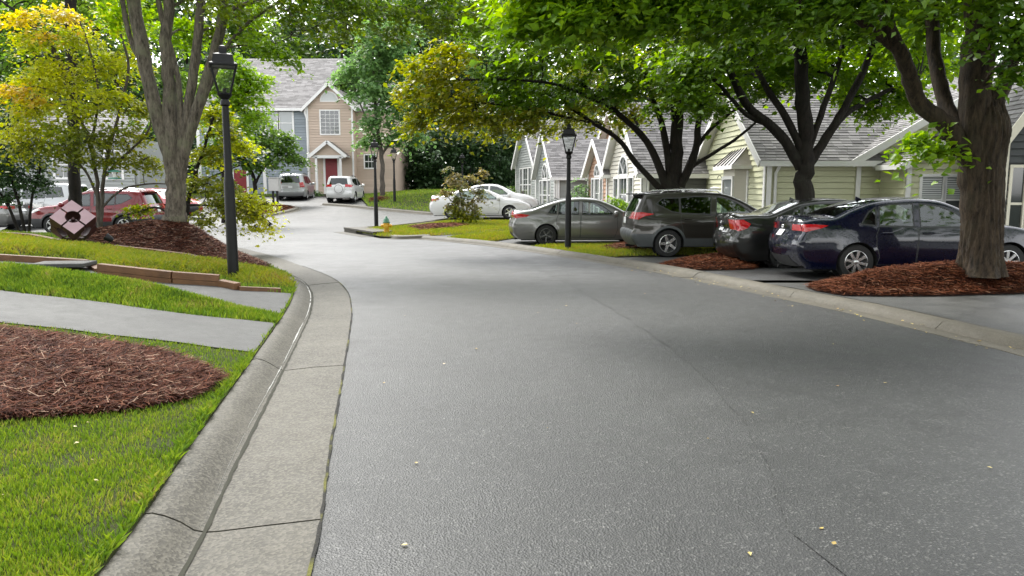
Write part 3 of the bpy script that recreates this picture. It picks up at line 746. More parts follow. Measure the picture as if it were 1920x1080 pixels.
def arch_window(root, W, am, z, r, glass='window_dark', trim='white_trim', spokes=3):
    n = 14; f = MB(); P = [(am + math.cos(math.pi * k / n) * r, z + math.sin(math.pi * k / n) * r) for k in range(n + 1)]; Q = [(am + math.cos(math.pi * k / n) * (r + .09), z + math.sin(math.pi * k / n) * (r + .09)) for k in range(n + 1)]
    vs = [W.p(*q, .07) for q in P] + [W.p(*q, .07) for q in Q] + [W.p(*q, 0) for q in Q] + [W.p(*q, 0) for q in P]; m = n + 1
    fs = []
    for k in range(n): fs += [(k, k + 1, m + k + 1, m + k), (m + k, m + k + 1, 2 * m + k + 1, 2 * m + k), (k + 1, k, 3 * m + k, 3 * m + k + 1)]
    f.add(vs, fs); f.beam(W.p(am - r - .09, z - .04, .025), W.p(am + r + .09, z - .04, .025), .05, .08); fr = f.build('window', MAT[trim], root)
    MB().add([W.p(*q, .042) for q in P], [list(range(n + 1))]).build('pane', MAT[glass], fr)
    if spokes:
        f = MB()
        for k in range(1, spokes + 1): a = math.pi * k / (spokes + 1); f.beam(W.p(am, z, .052), W.p(am + math.cos(a) * r, z + math.sin(a) * r, .052), .02, .024)
        f.build('muntin', MAT[trim], fr)
    return fr
def roof_plane(root, A_, B_, C_, D_, mat='shingle', pitch=.145, tab=.30, th=.02, part='roof'):
    """shingle courses from the eave A-B up to the ridge D-C (A below D)"""
    A_, B_, C_, D_ = (Vector(v) for v in (A_, B_, C_, D_)); nrm = (B_ - A_).cross(D_ - A_).normalized()
    if nrm.z < 0: nrm = -nrm
    deck = MB(); lo = [v - nrm * .10 for v in (A_, B_, C_, D_)]; hi = [v - nrm * .004 for v in (A_, B_, C_, D_)]
    deck.add(lo + hi, [(3, 2, 1, 0), (4, 5, 6, 7), (0, 1, 5, 4), (1, 2, 6, 5), (2, 3, 7, 6), (3, 0, 4, 7)])
    r_ = deck.build(part, MAT['white_trim'], root, fix=True)
    slope = max((D_ - A_).length, (C_ - B_).length); n = max(1, int(slope / pitch)); m = MB()
    for i in range(n):
        f0, f1 = i / n, min(1, (i + 1.08) / n); L0, R0, L1_, R1_ = A_.lerp(D_, f0), B_.lerp(C_, f0), A_.lerp(D_, f1), B_.lerp(C_, f1)
        w = (R0 - L0).length; k = max(1, int(w / tab)); off = random.random()
        cuts = [0.0] + [min(1, max(0, (j + off + random.uniform(-.12, .12)) / k)) for j in range(k)] + [1.0]
        for j in range(len(cuts) - 1):
            c0, c1 = cuts[j], cuts[j + 1]
            if c1 - c0 < .004: continue
            t = th * random.uniform(.7, 1.25); g = .004 / max(w, .1)
            p = [L0.lerp(R0, c0 + g), L0.lerp(R0, c1 - g), L1_.lerp(R1_, c1 - g), L1_.lerp(R1_, c0 + g)]
            m.add([p[0] + nrm * t, p[1] + nrm * t, p[2] + nrm * .004, p[3] + nrm * .004, p[0], p[1]], [(0, 1, 2, 3), (4, 5, 1, 0), (4, 0, 3), (1, 5, 2)])
    tag(m.build('shingles', MAT[mat], r_), kind='stuff')
    return r_
def rake_board(root, a, b, w=.04, h=.20, name='fascia', mat='white_trim'):
    return MB().beam(a, b, w, h).build(name, MAT[mat], root)
def gable_box(root, O, ang, Lu, Wv, z0, ze, zr, mat, side_open=(), end_open=(), single=False, shingle='shingle', ov=.32, end_mat=None, far_slope=True, ex=.165):
    """long box, ridge along u. side wall faces the street camera, gable end looks left"""
    O = Vector((O[0], O[1], 0)); u = Vector((math.cos(ang), math.sin(ang), 0)); v = Vector((-math.sin(ang), math.cos(ang), 0)); up = Vector((0, 0, 1))
    S = Wall(O, ang); E = Wall(O + v * Wv, ang - math.pi / 2)      # end wall: a runs from the far corner to the near one
    sl = (zr - ze) / (Wv / 2)
    core = MB(); c = [O + u * .03 + v * .03, O + u * Lu + v * .03, O + u * Lu + v * Wv, O + u * .03 + v * Wv]
    R0, R1 = O + u * .03 + v * (Wv / 2) + up * (zr - .06), O + u * Lu + v * (Wv / 2) + up * (zr - .06)
    vs = [p + up * (z0 - .3) for p in c] + [p + up * ze for p in c] + [R0, R1]
    core.add(vs, [(0, 1, 5, 4), (1, 2, 6, 9, 5), (2, 3, 7, 6), (3, 0, 4, 8, 7), (4, 5, 9, 8), (6, 7, 8, 9)])
    core.build('wall', MAT[mat], root)
    wall_boards(root, S, Lu, z0, ze, mat, openings=side_open, single=single, ex=ex)
    wall_boards(root, E, Wv, z0, zr - .05, end_mat or mat, openings=end_open, gable=(Wv / 2, zr - .05, sl), single=single, ex=ex)
    drop = ov * sl
    A_ = O - u * ov - v * ov + up * (ze - drop + .10); B_ = O + u * (Lu + ov) - v * ov + up * (ze - drop + .10)
    D_ = O - u * ov + v * (Wv / 2) + up * (zr + .10); C_ = O + u * (Lu + ov) + v * (Wv / 2) + up * (zr + .10)
    roof_plane(root, A_, B_, C_, D_, shingle)
    A2 = O - u * ov + v * (Wv + ov) + up * (ze - drop + .10); B2 = O + u * (Lu + ov) + v * (Wv + ov) + up * (ze - drop + .10)
    roof_plane(root, B2, A2, D_, C_, shingle, pitch=.3, tab=.6)
    rake_board(root, A_ - u * .022 - up * .09, D_ - u * .022 - up * .09, .04, .22); rake_board(root, A2 - u * .022 - up * .09, D_ - u * .022 - up * .09, .04, .22)
    rake_board(root, A_ - v * .02 - up * .09, B_ - v * .02 - up * .09, .05, .15, 'gutter')
    MB().add([A_ - up * .11, B_ - up * .11, O + u * Lu + up * (ze - .02) - v * .03, O + up * (ze - .02) - u * .03 - v * .03], [(3, 2, 1, 0)]).build('soffit', MAT['white_trim'], root)
    for q, dv in ((O, 1), (O + v * Wv, -1)):
        MB().beam(q - u * .045 + v * .05 * dv + up * (z0 - .1), q - u * .045 + v * .05 * dv + up * ze, .03, .13, up=tuple(v)).build('corner_board', MAT['white_trim'], root)
    MB().beam(O - v * .045 + u * .065 + up * (z0 - .1), O - v * .045 + u * .065 + up * (ze - .05), .03, .13, up=tuple(u)).build('corner_board', MAT['white_trim'], root)
    return S, E
# --- sage house behind the navy and charcoal cars
sg = empty('sage_house', (0, 0, 0), 0, 'sage green house with white trim and grey shingle roof behind the near parked sedans', 'house')
O = (7.35, 21.8)
S, E = gable_box(sg, O, R(2), 9.0, 6.4, -.15, 2.62, 4.9, 'siding_sage', single=True, end_open=[(3.9, 4.9, .75, 2.15)], end_mat='siding_sage', ex=.17)
window(sg, E, 3.9, 4.9, .75, 2.15, 'window_light', rows=1, cols=1)
# bay with a standing-seam metal hood on the end wall
MB().prism([(-.42, -2.7), (0, -2.95), (0, -1.2), (-.42, -1.45)], -.1, 2.35, M=Matrix.Translation((O[0], O[1] + 4.4, 0))).build('bay', MAT['siding_cream'], sg)
bayW = Wall((O[0] - .425, O[1] + 2.95, 0), -math.pi / 2)
window(sg, bayW, .12, 1.13, .6, 2.0, 'window_light', rows=1, cols=1)
q = Vector((O[0], O[1] + 2.325, 0)); hood = MB()
P_ = [q + Vector((-.62, -1.05, 2.42)), q + Vector((-.62, 1.05, 2.42)), q + Vector((-.02, .6, 3.02)), q + Vector((-.02, -.6, 3.02)), q + Vector((.0, -1.15, 2.42)), q + Vector((.0, 1.15, 2.42))]
hood.add(P_, [(1, 0, 3, 2), (0, 4, 3), (5, 1, 2), (0, 1, 5, 4)]); hd = hood.build('metal_hood', MAT['metal_roof'], sg)
m = MB()
for k in range(6): f = k / 5; m.beam(P_[0].lerp(P_[1], f) + Vector((-.01, 0, .012)), P_[3].lerp(P_[2], f) + Vector((-.01, 0, .012)), .03, .03)
m.build('seam', MAT['metal_seam'], hd)
MB().beam(P_[0] + Vector((-.01, -.03, -.06)), P_[1] + Vector((-.01, .03, -.06)), .05, .12).beam(P_[0] + Vector((0, -.03, -.06)), P_[4] + Vector((0, -.03, -.06)), .05, .12).build('fascia', MAT['white_trim'], hd)
# cross gable facing the drive, and the lower front gable with the double window
def front_gable(root, x0, y0, ang, w, z0, ze, zr, mat, depth, openings=(), ov=.28, single=True, shingle='shingle', trim='white_trim', ex=.17):
    F = Wall((x0, y0, 0), ang); sl = (zr - ze) / (w / 2); wall_boards(root, F, w, z0, zr - .04, mat, ex=ex, openings=openings, gable=(w / 2, zr - .04, sl), single=single)
    n = -F.n; back = n * depth
    p = [F.p(0, z0 - .3, -.02), F.p(w, z0 - .3, -.02), F.p(w, ze, -.02), F.p(w / 2, zr - .05, -.02), F.p(0, ze, -.02)]
    MB().add(p + [v + back for v in p], [(0, 1, 2, 3, 4), (5, 0, 4, 9), (1, 6, 7, 2), (9, 8, 7, 6, 5)]).build('wall', MAT[mat], root)
    LW = Wall(F.p(0, 0) + back, ang - math.pi / 2); wall_boards(root, LW, depth, z0, ze, mat, ex=ex, single=single and depth < 3)
    d = ov * sl; Le, Re, Pk = F.p(-ov, ze - d + .09, ov), F.p(w + ov, ze - d + .09, ov), F.p(w / 2, zr + .09, ov)
    roof_plane(root, Le + back * (1 + ov / depth), Le, Pk, Pk + back * (1 + ov / depth), shingle); roof_plane(root, Re, Re + back * (1 + ov / depth), Pk + back * (1 + ov / depth), Pk, shingle)
    f = F.n * .022
    for q_ in (Le, Re): rake_board(root, q_ + f - Vector((0, 0, .09)), Pk + f - Vector((0, 0, .09)), .04, .2, mat=trim)
    rake_board(root, Le - Vector((0, 0, .08)) - F.u * .02, Le + back - Vector((0, 0, .08)) - F.u * .02, .05, .14, 'gutter', trim)
    for a_ in (.065, w - .065): MB().beam(F.p(a_, z0 - .1, .044), F.p(a_, ze, .044), .03, .13, up=tuple(F.u)).build('corner_board', MAT[trim], root)
    for a_, b_ in ((Le, Pk), (Pk, Re)):
        MB().add([a_ - Vector((0, 0, .14)), b_ - Vector((0, 0, .14)), b_ - F.n * ov - Vector((0, 0, .14)), a_ - F.n * ov - Vector((0, 0, .14))], [(0, 1, 2, 3)]).build('soffit', MAT[trim], root)
    return F
front_gable(sg, 9.95, 21.86, R(2), 9.2, -.15, 2.55, 5.25, 'siding_sage', 4.0, single=False)
F2 = front_gable(sg, 10.72, 20.55, R(2), 6.2, -.15, 2.42, 4.05, 'siding_sage', 1.3, openings=[(.42, 1.75, .75, 2.05)])
for a0 in (.45, 1.13): window(sg, F2, a0, a0 + .58, .78, 2.02, 'window_mid', rows=1, cols=1, blind=True, tw=.075)
MB().tube([S.p(.32, 2.45, .12), S.p(.30, 2.30, .16), S.p(.24, 2.15, .08), S.p(.24, -.1, .08)], .045, 8).build('downspout', MAT['white_trim'], sg, smooth=50)
# --- slate house at the right edge
sl_ = empty('slate_house', (0, 0, 0), 0, 'dark slate house with cream arched window frames at the right edge', 'house')
F3 = front_gable(sl_, 11.98, 18.5, R(-4), 2.1, -.05, 2.95, 4.5, 'siding_slate', 1.5, openings=[(.22, 1.88, .4, 2.25)], trim='cream_trim', single=True, ov=.26)
MB().box((15.8, 19.6, 1.5), (3.6, 1.5, 3.1)).build('wall', MAT['siding_slate'], sl_)
for a0, a1 in ((.25, .55), (.66, 1.44), (1.55, 1.85)): window(sl_, F3, a0, a1, .45, 2.2, 'window_dark', 'cream_trim', rows=1, cols=1, tw=.07)
arch_window(sl_, F3, 1.05, 2.38, .44, 'window_dark', 'cream_trim')
MB().lathe([(.02, -.05), (.09, -.04), (.10, .02), (.04, .07)], F3.p(-.12, 2.35, .10), n=12).build('wall_lamp', MAT['white_trim'], sl_, smooth=50)
MB().tube([F3.p(-.1, 2.75, .12), F3.p(-.08, 2.6, .10), F3.p(-.08, .0, .10)], .04, 8).build('downspout', MAT['white_trim'], sl_, smooth=50)
# --- row of townhouses going away
def townhouse(name, label, O, ang, Lu, Wv, ze, zr, mat, endmat, main_len, main_w, zr2, z0=-.1, wide=True, arch=True):
    r = empty(name, (0, 0, 0), 0, label, 'house', 'row of townhouses on the right')
    w0, w1 = Wv * .22, Wv * .78
    S_, E_ = gable_box(r, O, R(ang), Lu, Wv, z0, ze, zr, mat, end_open=[(w0, w1, z0 + .3, ze - .25)], end_mat=endmat, ov=.28)
    k = (w1 - w0)
    window(r, E_, w0, w0 + k * .22, z0 + .35, ze - .3, 'window_mid', rows=1, cols=1, tw=.08); window(r, E_, w0 + k * .30, w0 + k * .70, z0 + .35, ze - .3, 'window_mid', rows=3, cols=2, tw=.08); window(r, E_, w0 + k * .78, w1, z0 + .35, ze - .3, 'window_mid', rows=1, cols=1, tw=.08)
    if arch: arch_window(r, E_, Wv / 2, ze - .12, k * .22, 'window_mid')
    u = Vector((math.cos(R(ang)), math.sin(R(ang)))); v = Vector((-u.y, u.x)); o2 = Vector(O) + u * 1.3 + v * .12
    if main_len: gable_box(r, o2, R(ang), main_len, main_w, z0, ze + .05, zr2, mat, ov=.35)
    MB().tube([S_.p(.18, ze - .1, .10), S_.p(.18, z0, .08)], .04, 6).build('downspout', MAT['white_trim'], r)
    return r
townhouse('townhouse', 'ash grey townhouse with cream gable behind the bronze SUV', (4.75, 27.4), 6, 11.0, 5.4, 2.42, 5.0, 'siding_ash', 'siding_cream', 0, 7.6, 5.3)
townhouse('townhouse', 'peach townhouse with white arched window and red brown side', (4.15, 32.6), 8, 3.0, 3.5, 2.45, 3.85, 'siding_peach', 'siding_peach', 9, 7.4, 5.4)
townhouse('townhouse', 'green grey townhouse behind the light grey sedan roof', (2.36, 41), 8, 10, 6.0, 2.5, 5.0, 'siding_grey', 'siding_grey', 0, 8.4, 6.2, z0=.2)
g0 = townhouse('townhouse', 'farthest grey townhouse at the wood edge', (1.55, 48.0), 12, 12, 6.0, 3.4, 6.2, 'siding_grey', 'siding_grey', 0, 9, 7.5, z0=.6, arch=False)
# --- tan house with the blue grey wing at the end of the street
th = empty('tan_house', (0, 0, 0), 0, 'tan two-storey house with white trimmed gable and red front door', 'house')
YH = 59.0; zg = 1.15
xa, xb = xat(583, YH), xat(668, YH); wg = xb - xa; ze = at(600, 200, YH).z; zr = at(626, 158, YH).z
FG = front_gable(th, xa, YH, 0, wg, zg, ze, zr, 'siding_tan', 7.5, openings=[((xat(608, YH) - xa), (xat(643, YH) - xa), at(0, 253, YH).z, at(0, 206, YH).z)], ov=.35, single=False, ex=.2)
window(th, FG, xat(609, YH) - xa, xat(642, YH) - xa, at(0, 251, YH).z, at(0, 208, YH).z, 'window_dark', rows=6, cols=4, sash=False)
arch_window(th, FG, wg / 2, at(0, 189, YH).z, .62, 'blind', spokes=0)
# right wing
xc = xat(742, YH); RW = Wall((xb, YH + .9, 0), 0)
MB().box(((xb + xc) / 2, YH + 4.5, (zg + ze - .3) / 2), (xc - xb, 7.1, ze - .3 - zg)).build('wall', MAT['siding_tan'], th)
wall_boards(th, RW, xc - xb, zg, ze - .3, 'siding_tan', ex=.2, openings=[(xat(684, YH) - xb, xat(703, YH) - xb, at(0, 314, YH).z, at(0, 290, YH).z)])
window(th, RW, xat(684, YH) - xb, xat(703, YH) - xb, at(0, 314, YH).z, at(0, 290, YH).z, 'window_dark', rows=2, cols=3)
roof_plane(th, (xb - .3, YH + .4, ze - .15), (xc + .4, YH + .4, ze - .15), (xc + .4, YH + 4.6, ze + 2.6), (xb - .3, YH + 4.6, ze + 2.6), 'shingle', pitch=.22, tab=.45)
# porch with gable, posts and the red door
px0, px1 = xat(586, YH - 1.3), xat(655, YH - 1.3); pm = (px0 + px1) / 2; pz = at(0, 291, YH - 1.3).z; pr = at(0, 264, YH - 1.3).z
PW = Wall((px0 + .35, YH - 1.3, 0), 0); pw = px1 - px0 - .7
MB().add([PW.p(0, pz, 0), PW.p(pw, pz, 0), PW.p(pw / 2, pr - .1, 0)], [(0, 1, 2)]).build('porch_gable', MAT['siding_tan'], th)
for sx_, a in ((-1, px0), (1, px1)):
    e0, e1, p0, p1 = Vector((a, YH - 1.6, pz - .05)), Vector((a, YH, pz - .05)), Vector((pm, YH - 1.6, pr)), Vector((pm, YH, pr))
    roof_plane(th, *((e1, e0, p0, p1) if sx_ < 0 else (e0, e1, p1, p0)), 'shingle_brown', pitch=.2, tab=.4, part='porch_roof')
    rake_board(th, e0 + Vector((0, -.03, -.08)), p0 + Vector((0, -.03, -.08)), .05, .24)
MB().box((pm, YH - 1.36, pz - .12), (pw + .2, .16, .22)).build('porch_beam', MAT['white_trim'], th)
for a in (px0 + .5, px1 - .5): MB().box((a, YH - 1.36, (zg + pz) / 2 - .1), (.16, .16, pz - zg - .1)).build('porch_post', MAT['white_trim'], th)
dx = xat(626, YH); dz = at(0, 296, YH).z
dr = MB().box((dx, YH - .05, (zg + dz) / 2 + .1), (.92, .06, dz - zg - .2)).build('door', MAT['door_red'], th)
MB().box((dx - .55, YH - .06, (zg + dz) / 2), (.16, .09, dz - zg)).box((dx + .55, YH - .06, (zg + dz) / 2), (.16, .09, dz - zg)).box((dx, YH - .06, dz + .02), (1.26, .09, .16)).build('door_frame', MAT['white_trim'], th)
MB().lathe([(.01, 0), (.03, .02), (.03, .05), (.01, .07)], (dx - .36, YH - .14, zg + 1.0), n=8, axis='Y').build('door_handle', MAT['chrome'], dr)
MB().box((pm, YH - .8, zg + .08), (px1 - px0 - .4, 1.6, .3)).build('porch_step', MAT['concrete_tan'], th)
MB().tube([Vector((xa - .08, YH - .1, ze - .1)), Vector((xa - .1, YH - .12, ze - .5)), Vector((xa + .03, YH - .1, ze - .9)), Vector((xa + .03, YH - .1, zg))], .07, 8).build('downspout', MAT['white_trim'], th)
# big main roof over both, facing the street
zt = at(0, 112, YH + 7).z
bh = empty('blue_house', (0, 0, 0), 0, 'blue grey two-storey house joined to the left side of the tan house', 'house')
xl = xat(375, YH); BW = Wall((xl, YH + .5, 0), 0); zb_e = at(0, 202, YH).z
w0, w1, v0, v1 = xat(530, YH) - xl, xat(553, YH) - xl, at(0, 252, YH).z, at(0, 207, YH).z
MB().box(((xl + xa) / 2, YH + 4.2, (zg + zb_e) / 2), (xa - xl, 7.3, zb_e - zg)).build('wall', MAT['siding_blue'], bh)
wall_boards(bh, BW, xa - xl, zg, zb_e, 'siding_blue', ex=.2, openings=[(w0 - 1.1, w1, v0, v1)])
window(bh, BW, w0, w1, v0, v1, 'window_light', rows=1, cols=1, tw=.14); window(bh, BW, w0 - 1.08, w0 - .2, v0, v1, 'window_light', rows=1, cols=1, tw=.14)
roof_plane(bh, (xl - .5, YH + .1, zb_e - .05), (xa + .6, YH + .1, zb_e - .05), (xa + 2.2, YH + 6.5, zt), (xl - .5, YH + 6.5, zt), 'shingle', pitch=.2, tab=.42)
rake_board(bh, (xl - .5, YH + .06, zb_e - .12), (xa - .4, YH + .06, zb_e - .12), .06, .2, 'gutter')
for a in (xat(498, YH) - xl, .1): MB().box(BW.p(a, (zg + zb_e) / 2, .05), (.25, .06, zb_e - zg)).build('corner_board', MAT['white_trim'], bh)
MB().box(BW.p(xat(452, YH) - xl, zg + 1.05, .03), (.95, .08, 2.1)).build('door', MAT['door_red'], bh)
MB().box(BW.p(xat(452, YH) - xl - .58, zg + 1.05, .035), (.16, .10, 2.2)).box(BW.p(xat(452, YH) - xl + .58, zg + 1.05, .035), (.16, .10, 2.2)).build('door_frame', MAT['white_trim'], bh)
# pale building glimpsed behind the yellow tree
pb = empty('pale_house', (0, 0, 0), 0, 'pale grey house glimpsed through the yellow tree at the left', 'house')
xo = xat(40, 46); Wp = Wall((xo, 46, 0), R(4)); MB().box((xo + 3.5, 49.4, 2.4), (7, 6, 4.8), rz=R(4)).build('wall', MAT['siding_grey'], pb)
wall_boards(pb, Wp, 7, .6, 4.7, 'siding_grey', ex=.2, openings=[(2.3, 3.3, 2.4, 4.0), (5.3, 6.3, 2.4, 4.0)])
for a in (2.35, 5.35): window(pb, Wp, a, a + .9, 2.45, 3.95, 'window_mid', rows=2, cols=2, tw=.14)
roof_plane(pb, (xo - .4, 45.6, 4.7), (xo + 7.4, 46.15, 4.7), (xo + 7.2, 49.2, 6.8), (xo - .6, 48.7, 6.8), 'shingle', pitch=.25, tab=.5)
# ------------------------------------------------------------------ trees and shrubs
LEAF6 = np.array([(0, 0, 0), (.34, -.36, .05), (.62, -.20, .03), (1, 0, -.10), (.62, .20, .03), (.34, .36, .05)])      # pointed leaf
LEAF4 = np.array([(0, 0, 0), (.5, -.34, .07), (1, 0, -.06), (.5, .34, .07)])
def leaf_mesh(name, C, Nrm, size, mat, parent, near=True):
    n = len(C); T = LEAF6 if near else LEAF4; k = len(T)
    Nrm = Nrm / np.linalg.norm(Nrm, axis=1)[:, None]
    a = rng.normal(size=(n, 3)); a[:, 2] -= 0.35
    t = a - (a * Nrm).sum(1)[:, None] * Nrm; t /= np.maximum(np.linalg.norm(t, axis=1)[:, None], 1e-6); b = np.cross(Nrm, t)
    s = (size * rng.uniform(0.45, 1.45, n))[:, None, None]
    V = C[:, None, :] + s * (T[None, :, 0:1] * t[:, None] + T[None, :, 1:2] * b[:, None] + T[None, :, 2:3] * Nrm[:, None])
    base = np.arange(n)[:, None] * k
    if near: Fc = np.concatenate([base + np.array([[0, 1, 2, 3]]), base + np.array([[0, 3, 4, 5]])], 0)
    else: Fc = np.concatenate([base + np.array([[0, 1, 2]]), base + np.array([[0, 2, 3]])], 0)
    return npmesh(name, V.reshape(-1, 3), Fc, MAT[mat], parent)
def clump_leaves(c, r, n, spray=24, sr=0.34, axis=None, shell=0.55, droop=0.35):
    """leaves in flat sprays through an ellipsoid"""
    m = max(3, n // spray); u = rng.normal(size=(m, 3)); u /= np.linalg.norm(u, axis=1)[:, None]
    u *= rng.uniform(shell ** 2, 1, m)[:, None] ** 0.5 * rng.choice([1.0, 1.0, 1.0, 0.6, 1.18], m)[:, None]
    P = np.asarray(c) + u * np.asarray(r)
    out = P - (np.asarray(axis) if axis is not None else np.asarray(c)); out[:, 2] *= 0.3; out /= np.maximum(np.linalg.norm(out, axis=1)[:, None], 1e-6)
    pn = np.stack([out[:, 0] * droop, out[:, 1] * droop, np.ones(m)], 1) + rng.normal(0, 0.22, (m, 3)); pn /= np.linalg.norm(pn, axis=1)[:, None]
    k = np.repeat(np.arange(m), spray); q = rng.normal(size=(len(k), 3)) * sr * 0.55 * rng.uniform(0.6, 1.3, m)[k][:, None]
    q -= 0.86 * (q * pn[k]).sum(1)[:, None] * pn[k]
    q[:, 2] -= 0.35 * (q[:, 0] ** 2 + q[:, 1] ** 2) / max(sr, .1)
    C = P[k] + q; nr = pn[k] + rng.normal(0, 0.42, (len(k), 3))
    return C, nr, P
def wiggle(pts, amp, n=5):
    P = catmull(pts, n); L = len(P)
    return [p + Vector((random.uniform(-amp, amp), random.uniform(-amp, amp), random.uniform(-amp, amp) * .5)) * (0 if i in (0, L - 1) else 1) for i, p in enumerate(P)]
def tree(name, label, base, limbs, clumps, leaf, bark, group=None, near=True, sr=0.34, twigs=7, cat='tree', spray=24, wig=0.03, fork_r=0.05):
    """limbs: [(points, r0, r1)], clumps: [(centre, radii, leaves, material)]"""
    root = empty(name, base, 0, label, cat, group); B = Vector(base)
    m = MB(); nodes = []
    for pts, r0, r1 in limbs:
        P = wiggle(pts, wig * max(r0 * 4, .2)); n = len(P)
        rad = [(r0 + (r1 - r0) * (i / (n - 1)) ** 0.8) * random.uniform(.95, 1.06) for i in range(n)]
        m.tube([p - B for p in P], rad, 10 if near and r0 > .05 else 6)
        nodes += [(p, rad[i]) for i, p in enumerate(P)]
    main = [n_ for n_ in nodes]
    by = {}
    for (c, r, n, mat) in clumps:
        c = Vector(c)
        cand = [(p, q) for p, q in main if p.z < c.z + .3] or main
        p, q = min(cand, key=lambda t: (t[0] - c).length + .6 * max(0, t[0].z - c.z + .3))
        if (p - c).length > .15:
            mid = p.lerp(c, .5) + Vector((0, 0, .12 * (c - p).length))
            rr = min(q * .6, fork_r)
            path = wiggle([p, mid, c], .04); m.tube([t - B for t in path], [rr * (1 - .75 * i / (len(path) - 1)) for i in range(len(path))], 5)
        C, nr, P = clump_leaves(c, r, n, spray, sr, axis=(limbs[0][0][-1][0], limbs[0][0][-1][1], c.z))
        by.setdefault(mat, [[], []]); by[mat][0].append(C - np.array(B)); by[mat][1].append(nr)
        for t in P[:twigs]:
            t = Vector(t); mid = c.lerp(t, .5) + Vector((0, 0, .08))
            m.tube([c - B, mid - B, t - B], [fork_r * .28, fork_r * .18, fork_r * .08], 4, cap=False)
    m.build('trunk', MAT[bark], root, smooth=60)
    for mat, (C, nr) in by.items():
        leaf_mesh('crown', np.vstack(C), np.vstack(nr), leaf, mat, root, near)
    return root
def A(pts, Y): return [at(p[0], p[1], p[2] if len(p) > 2 else Y) for p in pts]
DENS = 1.65
def K(lst, Y, n, mat, rs=1.0):
    """clumps given as (px, py, depth offset, radius m [, flatten])"""
    return [(at(p[0], p[1], Y + p[2]), (p[3] * rs, p[3] * rs, p[3] * rs * (p[4] if len(p) > 4 else .62)), int(n * DENS * p[3] ** 1.6), mat) for p in lst]
MAPLES = 'maples along the right-hand driveways'
# big maple at the right, trunk in the mulch mound
b1 = (TREE_R[0] + .02, TREE_R[1], float(h_mound(np.array(TREE_R[0]), np.array(TREE_R[1]))))
Y1 = 11.6
L1 = [(A([(1838, 515), (1836, 470), (1832, 400), (1829, 320), (1826, 250), (1830, 150), (1838, 40), (1842, -120)], Y1), .25, .21),
      (A([(1806, 285), (1775, 235), (1722, 190), (1698, 120, 11.4), (1668, 55, 11.2), (1640, -60, 11)], Y1), .15, .09),
      (A([(1808, 255), (1775, 200, 11.9), (1757, 130, 12.1), (1748, 50, 12.3), (1738, -100, 12.5)], Y1), .13, .09),
      (A([(1845, 255), (1878, 165), (1908, 85), (1960, -10), (2020, -90)], Y1), .14, .08),
      (A([(1690, 100, 11.4), (1600, 30, 11.0), (1480, -40, 10.6), (1330, -70, 10.3), (1150, -60, 10.2)], Y1), .08, .03)]
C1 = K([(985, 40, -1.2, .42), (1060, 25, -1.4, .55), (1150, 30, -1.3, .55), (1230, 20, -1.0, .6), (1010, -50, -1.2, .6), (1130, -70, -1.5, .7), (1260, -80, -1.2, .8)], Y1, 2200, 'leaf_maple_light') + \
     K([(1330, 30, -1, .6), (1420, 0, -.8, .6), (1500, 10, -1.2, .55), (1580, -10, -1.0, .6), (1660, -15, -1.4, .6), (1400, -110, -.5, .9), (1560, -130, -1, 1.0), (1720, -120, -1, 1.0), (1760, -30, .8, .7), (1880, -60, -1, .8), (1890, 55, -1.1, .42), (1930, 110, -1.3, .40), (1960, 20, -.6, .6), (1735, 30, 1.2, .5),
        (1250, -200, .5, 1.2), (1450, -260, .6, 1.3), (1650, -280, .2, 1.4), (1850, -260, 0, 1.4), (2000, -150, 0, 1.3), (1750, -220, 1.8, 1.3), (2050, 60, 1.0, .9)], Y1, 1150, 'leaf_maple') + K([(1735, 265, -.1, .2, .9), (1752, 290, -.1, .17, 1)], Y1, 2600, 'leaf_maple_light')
t1 = tree('maple_tree', 'big maple with thick ridged trunk in the mulch mound at the right', b1, L1, C1, .122, 'bark_ridged', MAPLES, sr=.36, twigs=6, wig=.02)
# root flare and bark plates of the near trunk
m = MB(); nseg, nring = 120, 70; prof_z = np.linspace(-.12, 2.75, nring)
vs = []
for i, zz in enumerate(prof_z):
    c = at(1838 - 10 * max(0, zz) / 2.2, 500, Y1)
    for k in range(nseg):
        a = 2 * math.pi * k / nseg
        rr = .275 - .02 * zz / 2.2 + .10 * math.exp(-(zz + .12) / .20) * (1 + .45 * math.sin(3 * a + 1) + .25 * math.sin(7 * a)) + (.05 * math.exp(-((zz - 2.1) / .3) ** 2)) - .30 * max(0, zz - 2.15) ** 1.5
        rr += .013 * abs(math.sin(11 * a + 1.6 * math.sin(zz * 2.3 + a) + .8 * math.sin(a * 5 + zz * 6))) + .009 * math.sin(23 * a + 3 * math.sin(4 * zz + 2 * a)) + random.uniform(-.006, .006)
        vs.append((c.x - b1[0] + rr * math.cos(a), rr * math.sin(a), zz))
fs = [[i * nseg + k, i * nseg + (k + 1) % nseg, (i + 1) * nseg + (k + 1) % nseg, (i + 1) * nseg + k] for i in range(nring - 1) for k in range(nseg)]
m.add(vs, fs); m.build('bark', MAT['bark_ridged'], t1, smooth=70)
